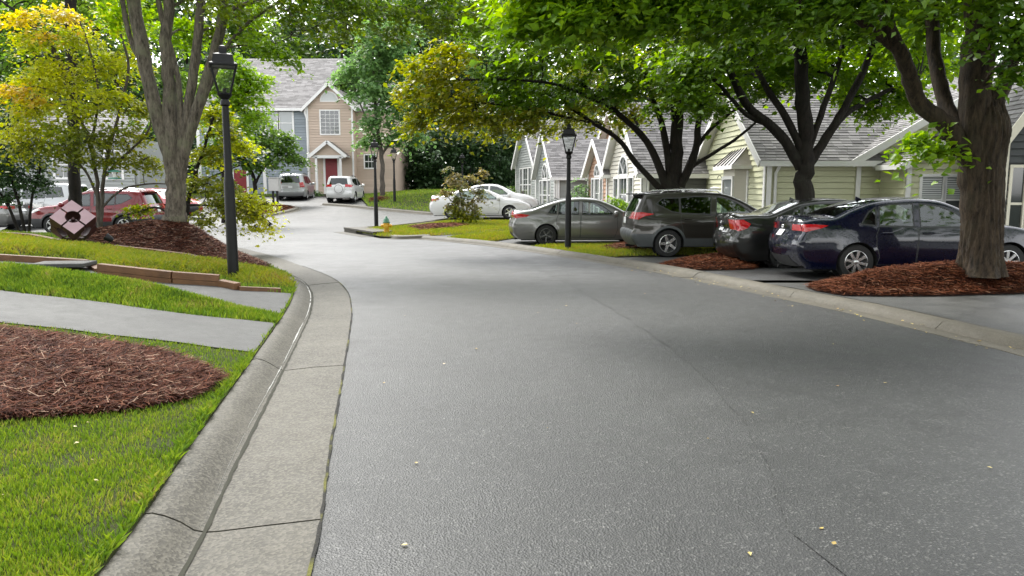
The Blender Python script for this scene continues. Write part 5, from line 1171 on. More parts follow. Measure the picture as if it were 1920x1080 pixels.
def make_car(spec, name, label, loc, rz, group=None, cat='car'):
    L, W = spec['L'], spec['W'] / 2
    root = empty(name, loc, rz, label, cat, group)
    body_m, trim_m = MAT[spec['paint']], MAT[spec.get('trim', 'plastic_dark')]
    top = [tuple(p[:2]) for p in catmull([(x, z, 0) for x, z in spec['outline']], 7)]
    zb = spec.get('sill', 0.20); rad = spec.get('fillet', 0.09); belt = spec['belt']; H = max(z for _, z in top)
    xr, xf = spec['axles']; wr = spec['wheel_r']; ar = wr * 1.14
    upper = np.array(top)
    tw = spec.get('roof_w', 0.70)
    zk = [zb, zb + .13, .55, belt - .13, belt, belt + .045, H]; wk = [.93, .975, 1.0, .985, .955, .915, tw]
    def halfw(x, z):
        x = np.asarray(x, float); z = np.asarray(z, float)
        w = W * np.interp(z, zk, wk)
        r0, r1 = spec.get('rear_taper', (0.75, 0.14)); f0, f1 = spec.get('front_taper', (1.0, 0.20))
        w = w * (1 - r1 * (np.clip((r0 - x) / r0, 0, 1)) ** 2.0) * (1 - f1 * (np.clip((x - (L - f0)) / f0, 0, 1)) ** 2.2)
        for xa in (xr, xf):     # wheel-arch flare
            d = np.hypot(x - xa, z - wr); w = w + spec.get('flare', 0.014) * np.exp(-((d - ar) / 0.05) ** 2)
        cr = spec.get('crease')
        if cr: w = w + 0.010 * np.exp(-((z - cr - 0.02 * (x - 2)) / 0.035) ** 2)
        return w
    def ysurf(V):
        y = halfw(V[:, 0], V[:, 1]); d = pdist(V, upper)
        q = np.clip(rad - d, 0, rad)
        return y - (rad - np.sqrt(np.maximum(rad * rad - q * q, 0)))
    # --- sides
    outer = top + [(top[-1][0] - 0.02, zb), (top[0][0] + 0.02, zb)]
    regs = [('void', circle(xr, wr, ar)), ('void', circle(xf, wr, ar))]
    if spec.get('cladding'):
        cz = spec['cladding']
        regs += [('cladding', circle(xr, wr, ar + .06)), ('cladding', circle(xf, wr, ar + .06)), ('cladding', [(-.2, 0), (L + .2, 0), (L + .2, cz), (L * .8, cz), (L * .75, cz - .12), (L * .3, cz - .12), (L * .2, cz), (-.2, cz)])]
    for nm, poly in spec.get('side', []): regs.append((nm, poly))
    for poly in spec['windows']: regs.append(('window', shrinkpoly(poly, 0.012)))
    for poly in spec['windows']: regs.append(('seal', shrinkpoly(poly, -0.012)))
    for poly in spec['doors']: regs.append(('door', poly))
    for poly in spec['doors']: regs.append(('seam', shrinkpoly(poly, -0.012)))
    ex = []
    U = upper; t = np.gradient(U, axis=0); t /= np.maximum(np.hypot(t[:, 0], t[:, 1])[:, None], 1e-9); nn = np.stack([t[:, 1], -t[:, 0]], 1)
    for dd in (0.006, 0.018, 0.035, 0.06, 0.088): ex.append(U + nn * dd * rad / 0.09)
    V, reg = cdt_panel(outer, regs, 0.075, np.vstack(ex))
    Y = ysurf(V)
    glass = [MAT[g] for g in spec.get('glass', ['glass_clear'] * 9)]
    for s in (-1, 1):
        P = np.stack([V[:, 0], s * Y, V[:, 1]], 1)
        def tri(T):
            A, B, C_ = P[T[:, 0]], P[T[:, 1]], P[T[:, 2]]; ny = np.cross(B - A, C_ - A)[:, 1]
            T = T.copy(); fl = ny * s < 0; T[fl] = T[fl][:, ::-1]; return T
        def emit(nm, T, mats, midx=None, parent=root, push=0.0):
            if not len(T): return None
            T = tri(T); ids, inv = np.unique(T, return_inverse=True); Q = P[ids].copy(); Q[:, 1] += s * push
            return meshobj(nm, Q, [list(map(int, r)) for r in inv.reshape(-1, 3)], mats, parent, midx, smooth=40)
        bt = [x for x in reg['body']]; seam = reg.get('seam', []) + reg.get('seal', [])
        T0 = np.vstack(bt); T1 = np.vstack(seam) if seam else np.zeros((0, 3), int)
        emit('body_side', np.vstack([T0, T1]), [body_m, MAT['plastic_dark']], [0] * len(T0) + [1] * len(T1))
        if 'cladding' in reg: emit('cladding', np.vstack(reg['cladding']), trim_m, push=0.006)
        for k, T in enumerate(reg['window']): emit('window', T, glass[k % len(glass)])
        for k, T in enumerate(reg['door']):
            d = emit('door', T, body_m)
            if d is not None:
                poly = spec['doors'][k]; hx = min(p[0] for p in poly) + spec.get('handle_dx', 0.16); hz_ = spec.get('handle_z', belt - 0.10)
                if k < 2:
                    yh = float(ysurf(np.array([[hx, hz_]]))[0])
                    MB().box((hx + .02, s * (yh + .012), hz_), (0.20, 0.03, 0.035), ch=0.008).build('door_handle', MAT[spec.get('handle', spec['paint'])], d)
        for nm, mt in (('tail_light', 'lens_red'), ('headlight', 'lens_clear'), ('reflector', 'lens_red')):
            for T in reg.get(nm, []): emit(nm, T, MAT[mt], push=0.005)
        # wheel wells
        for xa in (xr, xf):
            yo = float(halfw(xa, wr + ar * .7)) - 0.012
            m = MB(); n = 28
            for i in range(n + 1):
                a = 2 * math.pi * i / n
                m.v += [(xa + ar * 1.005 * math.cos(a), s * yo, wr + ar * 1.005 * math.sin(a)), (xa + ar * .98 * math.cos(a), s * (yo - .30), wr + ar * .98 * math.sin(a))]
            for i in range(n):
                zmid = wr + ar * math.sin(2 * math.pi * (i + .5) / n)
                if zmid > zb: m.f.append([2 * i, 2 * i + 1, 2 * i + 3, 2 * i + 2]); m.m.append(0)
            m.f.append([2 * i + 1 for i in range(n)]); m.m.append(0)
            m.build('wheel_well', MAT['void_black'], root)
            make_wheel('wheel', wr, 0.21, spec.get('spokes', 5), MAT[spec.get('rim', 'rim_silver')], root, (xa, s * (yo - 0.115), wr), s, spec.get('rim_style', 0))
        # mirror
        mx, mz = spec['mirror']; ym = float(ysurf(np.array([[mx, mz - 0.03]]))[0])
        MB().lathe([(0.02, -.10), (.075, -.08), (.095, -.01), (.09, .06), (.05, .10)], (mx, s * (ym + .12), mz), n=10, axis='Y').beam((mx, s * (ym - .03), mz - .04), (mx, s * (ym + .07), mz - .03), 0.05, 0.03).build('side_mirror', MAT[spec.get('mirror_mat', spec['paint'])], root, smooth=50, fix=True)
    # --- top skin, swept from rear bumper over the roof to the front bumper
    U = upper; seg = np.hypot(*np.diff(U, axis=0).T); S = np.concatenate([[0], np.cumsum(seg)]); tot = S[-1]
    Wt = halfw(U[:, 0], U[:, 1]) - rad
    tn = np.gradient(U, axis=0); tn /= np.maximum(np.hypot(tn[:, 0], tn[:, 1])[:, None], 1e-9)
    Nn = np.stack([-tn[:, 1], tn[:, 0]], 1)
    bul = np.interp(U[:, 0], [0, .35, .8, L - .9, L - .2, L], [.10, .035, .03, .03, .06, .13]) if 'bulge' not in spec else np.interp(U[:, 0], *spec['bulge'])
    def spos(x, z):     # arc position of the outline point nearest to x,z
        return float(S[np.argmin((U[:, 0] - x) ** 2 + (U[:, 1] - z) ** 2)])
    regs = []
    for nm, (xa, za), (xb, zb_), v0, v1, v2, v3 in spec['top']:
        a, b = sorted((spos(xa, za), spos(xb, zb_)))
        if v0 is None: regs.append((nm, [(a, v1), (b, v3), (b, v2), (a, v2)]))
        else: regs.append((nm, [(a, v0), (b, v1), (b, v3), (a, v2)]))
    A2 = [(s_, v) for s_ in S for v in (-.85, -.6, -.3, 0, .3, .6, .85)]
    V, reg = cdt_panel([(0, -1), (tot, -1), (tot, 1), (0, 1)], regs, 0.11, A2)
    ux = np.interp(V[:, 0], S, U[:, 0]); uz = np.interp(V[:, 0], S, U[:, 1]); w = np.interp(V[:, 0], S, Wt)
    nx = np.interp(V[:, 0], S, Nn[:, 0]); nz = np.interp(V[:, 0], S, Nn[:, 1]); bb = np.interp(V[:, 0], S, bul) * (1 - V[:, 1] ** 2)
    P = np.stack([ux + nx * bb, V[:, 1] * w, uz + nz * bb], 1); Cc = np.array([L / 2, 0, 0.7])
    def emit_top(nm, T, mat, push=0.0, parent=root):
        if not len(T): return None
        A, B, C_ = P[T[:, 0]], P[T[:, 1]], P[T[:, 2]]; n3 = np.cross(B - A, C_ - A); ref = np.stack([nx[T].mean(1), np.zeros(len(T)), nz[T].mean(1)], 1)
        fl = (n3 * ref).sum(1) < 0; T = T.copy(); T[fl] = T[fl][:, ::-1]
        ids, inv = np.unique(T, return_inverse=True); Q = P[ids].copy(); Q[:, 0] += nx[ids] * push; Q[:, 2] += nz[ids] * push
        return meshobj(nm, Q, [list(map(int, r)) for r in inv.reshape(-1, 3)], mat, parent, smooth=40)
    emit_top('body_shell', np.vstack(reg['body']), body_m)
    tm = {'windshield': MAT['glass_clear'], 'rear_window': MAT[spec.get('rear_glass', 'glass_clear')], 'tail_light': MAT['lens_red'], 'headlight': MAT['lens_clear'], 'grille': MAT['plastic_dark'], 'bumper_trim': trim_m, 'seam': MAT['void_black'],
          'licence_plate': MAT['plate_white'], 'plate_recess': MAT[spec.get('recess', spec['paint'])], 'chrome_strip': MAT['chrome'], 'black_roof': MAT['plastic_dark'], 'reflector': MAT['lens_red']}
    for nm, Ts in reg.items():
        if nm == 'body': continue
        for T in Ts: emit_top(nm, T, tm[nm], {'licence_plate': .012, 'tail_light': .005, 'headlight': .005, 'bumper_trim': .006, 'chrome_strip': .012, 'grille': .004}.get(nm, 0.0))
    # emblem on the boot or tailgate
    if 'emblem' in spec:
        ex_, ez_ = spec['emblem']; i = int(np.argmin((U[:, 0] - ex_) ** 2 + (U[:, 1] - ez_) ** 2)); p = Vector((U[i, 0] + Nn[i, 0] * (bul[i] + .008), 0, U[i, 1] + Nn[i, 1] * (bul[i] + .008)))
        n3 = Vector((Nn[i, 0], 0, Nn[i, 1])); up = Vector((0, 1, 0)).cross(n3) * -1
        m = MB()
        for (cy, cz, ry, rz_) in (((0, 0, .058, .038), (0, 0, .024, .036), (0, .014, .040, .016)) if spec.get('emblem_kind', 'rings') == 'rings' else ((0, 0, .05, .035),)):
            m.tube([p + Vector((0, 1, 0)) * (cy + ry * math.cos(a * math.pi / 9)) + up * (cz + rz_ * math.sin(a * math.pi / 9)) for a in range(19)], 0.0055, 5, cap=False)
        m.build('emblem', MAT['chrome'], root, smooth=True)
    # underside and cabin
    m = MB(); m.prism([(.28, -W * .86), (L - .3, -W * .82), (L - .3, W * .82), (.28, W * .86)], zb - .03, zb + .03)
    m.tube([(.35, W * .45, zb - .04), (.10, W * .45, zb - .05)], .03, 8)
    m.build('underbody', MAT['void_black'], root)
    c0, c1 = spec['cabin']; m = MB(); fz = 0.40 + spec.get('seat_up', 0.0)
    m.box(((c0 + c1) / 2, 0, fz - .1), (c1 - c0, W * 1.66, .08)).box((c1 - .12, 0, belt - .12), (.42, W * 1.62, .22), ch=.06)
    for k, sx_ in enumerate([c0 + .62, c0 + 1.55] + ([c0 + 2.3] if spec.get('rows', 2) == 3 else [])):
        for sy_ in (-W * .45, W * .45):
            m.box((sx_, sy_, fz + .06), (.52, .50, .16), ch=.05).box((sx_ - .24, sy_, fz + .38), (.16, .48, .56), rot=Matrix.Rotation(R(-14), 3, 'Y'), ch=.05)
            m.box((sx_ - .33, sy_, fz + .74), (.10, .27, .18), ch=.04)
    m.build('interior', MAT['interior'], root)
    sw = MB(); cx, cy, cz = c0 + 2.16, W * .45, belt + .02
    sw.tube([(cx + .07 * math.sin(a * math.pi / 8), cy + .19 * math.cos(a * math.pi / 8), cz + .17 * math.sin(a * math.pi / 8)) for a in range(17)], .016, 6, cap=False).build('steering_wheel', MAT['plastic_dark'], root, smooth=True)
    if spec.get('rails'):
        xa, xb, zz = spec['rails']
        for s in (-1, 1):
            y = s * W * (tw + .0) * .93
            MB().tube([(xa, y, zz - .05), (xa + .10, y, zz + .015), ((xa + xb) / 2, y, zz + .045), (xb - .12, y, zz + .01), (xb, y, zz - .06)], .021, 6).box(((xa + xb) / 2 - .2, y, zz + .01), (.06, .035, .07)).build('roof_rail', MAT[spec.get('rail_mat', 'plastic_dark')], root, smooth=40)
    if spec.get('spoiler'):
        xs, zs = spec['spoiler']
        MB().prism([(xs, -W * .60), (xs + .04, -W * .66), (xs + .36, -W * .68), (xs + .36, W * .68), (xs + .04, W * .66), (xs, W * .60)], zs, zs + .035).build('spoiler', MAT[spec.get('spoiler_mat', spec['paint'])], root)
    if spec.get('antenna'):
        xs, zs = spec['antenna']; MB().prism([(0, -.02), (.16, -.03), (.16, .03), (0, .02)], 0, .01, M=Matrix.Translation((xs, 0, zs))).add([(xs, 0, zs + .07), (xs - .01, -.012, zs), (xs + .15, -.02, zs), (xs + .15, .02, zs), (xs - .01, .012, zs)], [(0, 1, 2), (0, 2, 3), (0, 3, 4), (0, 4, 1)]).build('roof_antenna', MAT[spec['paint']], root)
    if spec.get('spare'):
        m = MB(); m.lathe([(.02, -.17), (.25, -.165), (.335, -.13), (.35, -.05), (.34, .05)], (0, -.05, .86), n=28, axis='X')
        m.build('spare_wheel_cover', body_m, root, smooth=35, fix=True)
        MB().lathe([(.24, 0), (.255, -.006), (.27, 0)], (-.163, -.05, .86), n=28, axis='X', cap=False).build('cover_ring', MAT['plastic_grey'], root)
    return root

def sedan(paint_, **kw):
    s = dict(L=4.63, W=1.78, belt=.93, axles=(1.03, 3.73), wheel_r=.317, paint=paint_, cabin=(1.0, 3.25), mirror=(3.16, .97), sill=.19, crease=.72,
        outline=[(.16, .24), (.05, .38), (.005, .56), (.03, .72), (.10, .84), (.09, .99), (.13, 1.05), (.40, 1.085), (.66, 1.10), (1.00, 1.245), (1.40, 1.375), (1.85, 1.425), (2.25, 1.43), (2.62, 1.385), (3.0, 1.235), (3.36, 1.05), (3.55, .985), (3.95, .925), (4.28, .83), (4.50, .70), (4.60, .55), (4.62, .40), (4.56, .26), (4.46, .19)],
        windows=[[(1.10, .985), (1.36, .965), (1.40, 1.28), (1.26, 1.20)], [(1.42, .962), (2.03, .945), (2.06, 1.345), (1.66, 1.335), (1.46, 1.295)], [(2.15, .943), (3.05, .94), (3.08, .985), (2.78, 1.195), (2.52, 1.305), (2.18, 1.345)]],
        doors=[[(1.40, .28), (2.07, .26), (2.09, .925), (1.42, .94), (1.36, .80), (1.37, .62), (1.43, .42)], [(2.10, .26), (3.13, .26), (3.22, .50), (3.20, .90), (2.12, .925)]],
        side=[('tail_light', [(-.05, .86), (-.05, .98), (.30, .985), (.52, .965), (.40, .92), (.14, .85)]), ('headlight', [(4.05, .78), (4.20, .80), (4.6, .70), (4.7, .60), (4.4, .64)])],
        top=[('licence_plate', (.03, .72), (.09, .86), -.19, -.19, .19, .19), ('plate_recess', (.02, .69), (.10, .88), -.42, -.45, .42, .45), ('tail_light', (.10, .86), (.09, .98), -1.0, -1.0, -.55, -.62), ('tail_light', (.10, .86), (.09, .98), .55, .62, 1.0, 1.0),
             ('seam', (.085, .985), (.10, 1.01), -.95, -.95, .95, .95), ('bumper_trim', (.16, .24), (.03, .44), -.80, -.62, .80, .62),
             ('rear_window', (.70, 1.10), (1.44, 1.39), -.93, -.86, .93, .86), ('windshield', (3.34, 1.06), (2.58, 1.40), -.86, -.94, .86, .94), ('seam', (3.50, 1.0), (3.54, .985), -.95, -.95, .95, .95),
             ('headlight', (4.40, .76), (4.57, .62), -1, -1, -.62, -.6), ('headlight', (4.40, .76), (4.57, .62), .62, .6, 1, 1), ('grille', (4.56, .62), (4.58, .30), -.55, -.6, .55, .6)],
        emblem=(.085, .93), spokes=8, antenna=(1.35, 1.40))
    s.update(kw); return s
def suv(paint_, **kw):
    s = dict(L=4.57, W=1.845, belt=1.05, axles=(.93, 3.60), wheel_r=.35, paint=paint_, cabin=(.9, 3.25), mirror=(3.17, 1.12), sill=.27, roof_w=.74, crease=.86, cladding=.60, trim='plastic_grey', seat_up=.18,
        outline=[(.14, .32), (.03, .46), (.0, .62), (.055, .72), (.05, .95), (.085, 1.07), (.20, 1.33), (.30, 1.54), (.36, 1.605), (.8, 1.645), (1.4, 1.66), (2.0, 1.65), (2.45, 1.60), (2.85, 1.45), (3.25, 1.23), (3.48, 1.11), (3.9, 1.055), (4.25, .96), (4.45, .82), (4.54, .62), (4.54, .45), (4.46, .32), (4.36, .27)],
        windows=[[(.62, 1.36), (1.02, 1.16), (1.22, 1.13), (1.22, 1.505), (.80, 1.50)], [(1.25, 1.125), (2.02, 1.09), (2.06, 1.535), (1.6, 1.54), (1.25, 1.51)], [(2.16, 1.085), (3.06, 1.06), (3.10, 1.10), (2.78, 1.345), (2.50, 1.48), (2.20, 1.53)]],
        doors=[[(1.34, .50), (2.08, .49), (2.10, 1.06), (1.28, 1.10), (1.24, .95), (1.30, .72)], [(2.11, .49), (3.12, .49), (3.22, .70), (3.20, 1.02), (2.13, 1.06)]],
        side=[('tail_light', [(-.1, .98), (-.1, 1.14), (.26, 1.145), (.58, 1.10), (.30, 1.04), (.16, .96)]), ('headlight', [(4.0, .93), (4.15, .96), (4.6, .85), (4.7, .76), (4.3, .82)])],
        top=[('licence_plate', (.05, .86), (.05, .99), -.19, -.19, .19, .19), ('plate_recess', (.055, .84), (.06, 1.0), -.33, -.33, .33, .33), ('chrome_strip', (.058, 1.005), (.068, 1.03), -.35, -.35, .35, .35), ('tail_light', (.055, .97), (.11, 1.13), -1.0, -1.0, -.60, -.66), ('tail_light', (.055, .97), (.11, 1.13), .60, .66, 1.0, 1.0),
             ('bumper_trim', (.14, .32), (.05, .68), -1, -1, 1, 1), ('rear_window', (.11, 1.12), (.29, 1.52), -.92, -.84, .92, .84), ('windshield', (3.30, 1.20), (2.48, 1.59), -.88, -.94, .88, .94),
             ('headlight', (4.36, .90), (4.50, .74), -1, -1, -.6, -.58), ('headlight', (4.36, .90), (4.50, .74), .6, .58, 1, 1), ('grille', (4.50, .74), (4.53, .42), -.6, -.7, .6, .7)],
        emblem=(.06, 1.05), glass=['glass_tint', 'glass_tint', 'glass_clear'], rear_glass='glass_tint', spokes=5, rails=(.75, 2.35, 1.68), handle_z=.97, spoiler=(.12, 1.585), bulge=([0, .35, .8, 3.6, 4.3, 4.57], [.07, .045, .03, .03, .06, .13]))
    s.update(kw); return s
def minivan(paint_, **kw):
    s = suv(paint_, L=5.05, W=1.99, axles=(1.0, 4.02), wheel_r=.33, belt=1.02, cladding=None, mirror=(3.72, 1.12), cabin=(.8, 3.8), rows=3, crease=.70, sill=.22,
        outline=[(.14, .28), (.03, .42), (.0, .60), (.05, .70), (.045, .95), (.07, 1.08), (.20, 1.40), (.30, 1.62), (.42, 1.70), (1.0, 1.745), (1.8, 1.755), (2.5, 1.73), (2.95, 1.65), (3.4, 1.45), (3.9, 1.17), (4.15, 1.05), (4.5, .96), (4.8, .83), (4.98, .66), (5.03, .50), (5.0, .34), (4.9, .24)],
        windows=[[(.50, 1.15), (1.25, 1.12), (1.25, 1.58), (.62, 1.56)], [(1.30, 1.115), (2.28, 1.08), (2.30, 1.61), (1.30, 1.59)], [(2.38, 1.075), (3.62, 1.05), (3.66, 1.12), (3.22, 1.42), (2.92, 1.56), (2.42, 1.61)]],
        doors=[[(1.40, .36), (2.34, .34), (2.36, 1.05), (1.30, 1.09), (1.36, .7)], [(2.38, .34), (3.60, .34), (3.70, .60), (3.68, 1.02), (2.40, 1.05)]],
        side=[('tail_light', [(-.1, .85), (-.1, 1.17), (.22, 1.19), (.24, 1.0), (.16, .84)]), ('headlight', [(4.5, .84), (4.7, .86), (5.2, .72), (4.9, .70)])],
        top=[('licence_plate', (.045, .80), (.05, .93), -.18, -.18, .18, .18), ('plate_recess', (.05, .78), (.06, .98), -.55, -.55, .55, .55), ('tail_light', (.05, .85), (.11, 1.17), -1.0, -1.0, -.80, -.82), ('tail_light', (.05, .85), (.11, 1.17), .80, .82, 1.0, 1.0),
             ('rear_window', (.09, 1.12), (.28, 1.60), -.90, -.84, .90, .84), ('windshield', (3.86, 1.20), (2.98, 1.64), -.88, -.94, .88, .94), ('headlight', (4.80, .84), (4.98, .66), -1, -1, -.6, -.58), ('headlight', (4.80, .84), (4.98, .66), .6, .58, 1, 1), ('grille', (4.98, .66), (5.02, .36), -.6, -.7, .6, .7)],
        rails=(.9, 2.7, 1.77), spoiler=None, bulge=([0, .35, .8, 4.0, 4.8, 5.05], [.07, .045, .03, .03, .06, .13]), emblem=(.05, 1.03), handle_z=.93)
    s.update(kw); return s

NEAR = 'vehicles parked in the right-hand driveways'
FAR = 'vehicles parked at the end of the street'
# four along the right
make_car(sedan('paint_navy', rim='rim_silver', rear_taper=(.75, .13)), 'sedan_car', 'glossy navy blue sedan parked behind the big mulched maple trunk', (5.06, 14.02, carz(6, 14) + .006), R(0.5), NEAR)
camry_top = [(.16, .24), (.05, .38), (.005, .56), (.04, .70), (.10, .82), (.07, 1.0), (.12, 1.09), (.45, 1.13), (.80, 1.135), (1.15, 1.27), (1.5, 1.40), (1.95, 1.46), (2.4, 1.46), (2.8, 1.40), (3.2, 1.24), (3.58, 1.06), (3.8, 1.0), (4.2, .93), (4.5, .83), (4.70, .70), (4.80, .55), (4.81, .40), (4.75, .26), (4.65, .19)]
make_car(sedan('paint_charcoal', L=4.82, W=1.82, outline=camry_top, axles=(1.08, 3.86), spokes=7,
    windows=[[(1.16, 1.01), (1.42, .995), (1.46, 1.30), (1.32, 1.23)], [(1.48, .992), (2.16, .98), (2.18, 1.375), (1.75, 1.365), (1.52, 1.315)], [(2.28, .978), (3.20, .97), (3.24, 1.01), (2.92, 1.22), (2.62, 1.335), (2.31, 1.375)]],
    doors=[[(1.48, .28), (2.18, .26), (2.20, .955), (1.48, .97), (1.42, .8), (1.44, .6)], [(2.22, .26), (3.28, .26), (3.36, .50), (3.34, .92), (2.24, .955)]],
    side=[('tail_light', [(-.05, .84), (-.05, 1.03), (.22, 1.04), (.36, .95), (.28, .86), (.12, .80)])],
    top=[('licence_plate', (.055, .74), (.09, .88), -.19, -.19, .19, .19), ('chrome_strip', (.09, .90), (.085, .925), -.5, -.5, .5, .5), ('tail_light', (.09, .83), (.075, 1.03), -1.0, -1.0, -.62, -.62), ('tail_light', (.09, .83), (.075, 1.03), .62, .62, 1.0, 1.0), ('seam', (.05, .705), (.055, .72), -.6, -.6, .6, .6),
         ('rear_window', (.84, 1.14), (1.54, 1.41), -.93, -.86, .93, .86), ('windshield', (3.52, 1.09), (2.76, 1.41), -.86, -.94, .86, .94), ('grille', (4.79, .62), (4.79, .3), -.55, -.6, .55, .6)], emblem=(.07, .98), mirror=(3.3, 1.02), antenna=(1.5, 1.44)),
    'sedan_car', 'charcoal metallic sedan with square red tail lights between the navy sedan and the bronze SUV', (4.66, 16.62, carz(6, 16.6) + .006), R(2), NEAR)
make_car(suv('paint_bronze', rim='rim_silver', rail_mat='rim_silver', spoiler_mat='plastic_dark'), 'suv_car', 'bronze grey SUV with roof rails and silver five-spoke wheels beside the mulch triangle', (3.02, 19.92, carz(4, 20) + .010), R(3), NEAR, 'suv')
el_top = [(.16, .24), (.05, .38), (.005, .55), (.03, .70), (.09, .82), (.05, .96), (.10, 1.02), (.35, 1.06), (.62, 1.10), (1.0, 1.235), (1.45, 1.37), (1.95, 1.435), (2.35, 1.43), (2.7, 1.38), (3.1, 1.22), (3.45, 1.04), (3.65, .97), (4.0, .91), (4.3, .80), (4.48, .66), (4.56, .5), (4.56, .38), (4.5, .25), (4.4, .19)]
make_car(sedan('paint_grey', L=4.57, W=1.80, outline=el_top, rim='rim_dark', rim_style=1, spokes=5, emblem_kind='oval', axles=(1.05, 3.75),
    side=[('tail_light', [(-.05, .86), (-.05, .95), (.30, .965), (.55, .93), (.42, .87), (.14, .83)])]), 'sedan_car', 'light grey sedan with narrow red tail lights behind the black lamp post', (-.02, 23.62, carz(1, 23) + .014), R(1), NEAR)
# white pair in the next driveway
honda = sedan('paint_white', L=4.93, W=1.84, outline=[(x * 4.93 / 4.63, z * 1.02) for x, z in sedan('x')['outline']], windows=[[(x * 1.065, z * 1.02) for x, z in w] for w in sedan('x')['windows']], doors=[[(x * 1.065, z * 1.01) for x, z in w] for w in sedan('x')['doors']],
    axles=(1.10, 3.89), wheel_r=.33, emblem_kind='oval', spokes=5, mirror=(3.36, 1.0))
make_car(honda, 'sedan_car', 'white sedan partly hidden behind the small reddish maple', (-4.02, 37.4, float(zroad(0, 37.2)) + .10), R(0), 'white cars behind the reddish maple')
make_car(sedan('paint_white', outline=[(x, z * 1.07) for x, z in sedan('x')['outline']], windows=[[(x, z * 1.07) for x, z in w] for w in sedan('x')['windows']], spokes=5, emblem_kind='oval'), 'sedan_car', 'farther white car with only its windscreen and bonnet showing beyond the white sedan', (-3.3, 40.4, float(zroad(0, 40.4)) + .10), R(-1), 'white cars behind the reddish maple')
# end of the street
make_car(suv('paint_white', L=4.42, cladding=None, trim='paint_white', spare=True, spoiler=None, rail_mat='plastic_dark', outline=[(x * .967, z * 1.01) for x, z in suv('x')['outline']], axles=(.88, 3.44)), 'suv_car', 'white SUV with a round spare wheel cover on its tailgate', (-11.07, 48.0, float(zroad(0, 49.4)) - .03), R(90), FAR, 'suv')
make_car(minivan('paint_silver', spokes=5, rail_mat='plastic_dark'), 'minivan', 'silver minivan with upright tail lights beside the white SUV', (-14.86, 50.5, float(zroad(0, 52)) - .03), R(97), FAR, 'minivan')
# left lot, behind the bank
make_car(suv('paint_red', L=4.62, trim='plastic_dark', mirror_mat='paint_red', rail_mat='chrome', spokes=5), 'suv_car', 'dark red SUV parked behind the cube sculpture facing left', (-13.6, 28.9, 0.0), R(180), 'vehicles in the lot behind the left bank', 'suv')
make_car(sedan('paint_scarlet'), 'sedan_car', 'bright red car farther back above the dark red SUV roof', (-20.3, 40.2, float(zroad(0, 40))), R(-28), 'vehicles in the lot behind the left bank')
make_car(minivan('paint_silver', glass=['glass_tint']), 'minivan', 'silver van behind the dark red SUV bonnet', (-19.0, 33.6, float(zroad(0, 33)) + .2), R(180), 'vehicles in the lot behind the left bank', 'minivan')
make_car(sedan('paint_grey', spokes=5), 'sedan_car', 'grey car behind the dark evergreen shrub at the left edge', (-20.2, 31.0, 0.05), R(176), 'vehicles in the lot behind the left bank')
# ------------------------------------------------------------------ street furniture and small things
LAMPS = 'black lantern posts along the street'
def lamp(loc, H, label, lean=0.0):
    r = empty('street_lamp', loc, 0, label, 'street lamp', LAMPS)
    r.rotation_euler = (0, lean, math.atan2(-loc[0], loc[1]))
    h = H - .82
    MB().lathe([(.088, -.15), (.085, 0.9), (.080, H * .42), (.062, H * .46), (.052, h - .12), (.075, h - .10), (.075, h - .05), (.05, h)], n=16).build('post', MAT['iron_black'], r, smooth=40)
    MB().lathe([(.05, h - .02), (.11, h + .05), (.115, h + .07), (.05, h + .09)], n=12).tube([(0, 0, h + .06), (0, 0, h + .16)], .03, 8).build('fitter', MAT['iron_black'], r, smooth=40)
    m = MB(); b, t = .085, .185; z0, z1 = h + .07, h + .50
    for sx_ in (-1, 1):
        for sy_ in (-1, 1): m.beam((sx_ * b, sy_ * b, z0), (sx_ * t, sy_ * t, z1), .022, .022)
    for z_, q in ((z0, b), (z1, t)):
        for (p, e) in (((-q, -q), (q, -q)), ((q, -q), (q, q)), ((q, q), (-q, q)), ((-q, q), (-q, -q))): m.beam((*p, z_), (*e, z_), .026, .026)
    fr = m.build('lantern_frame', MAT['iron_black'], r)
    m = MB()
    for k in range(4):
        a = k * math.pi / 2; M3 = Matrix.Rotation(a, 3, 'Z'); q = [M3 @ Vector(v) for v in ((-b + .01, -b, z0 + .01), (b - .01, -b, z0 + .01), (t - .01, -t, z1 - .01), (-t + .01, -t, z1 - .01))]
        m.add(q, [(0, 1, 2, 3)])
    m.build('pane', MAT['lantern_glass'], fr)
    MB().lathe([(.30, z1 + .0), (.30, z1 + .025), (.235, z1 + .05), (.205, z1 + .17), (.085, z1 + .205), (.085, z1 + .27), (.06, z1 + .31), (.02, z1 + .325)], n=4, phase=math.pi / 4).build('lantern_roof', MAT['iron_black'], r)
    return r
glassmat('lantern_glass', (0.92, 0.95, 0.93), 0.02)
lz = float(h_left(np.array(-4.58), np.array(12.2)))
lamp((-4.58, 12.2, lz), 3.92 - lz, 'nearest black lantern post on the left grass terrace')
lamp((1.56, 20.8, carz(1.5, 20.8) + .03), 3.47, 'black lantern post in front of the light grey sedan')
lamp((-5.78, 31.9, carz(-5.8, 31.9) + .03), 3.66, 'black lantern post beside the orange hydrant')
lamp((-7.18, 46.0, float(zroad(0, 46)) + .1), 3.45, 'black lantern post on the far lawn behind the hydrant lamp')
lamp((-3.62, 55.0, float(zroad(0, 55)) + .1), 3.05, 'farthest black lantern post above the reddish maple against the dark wood')
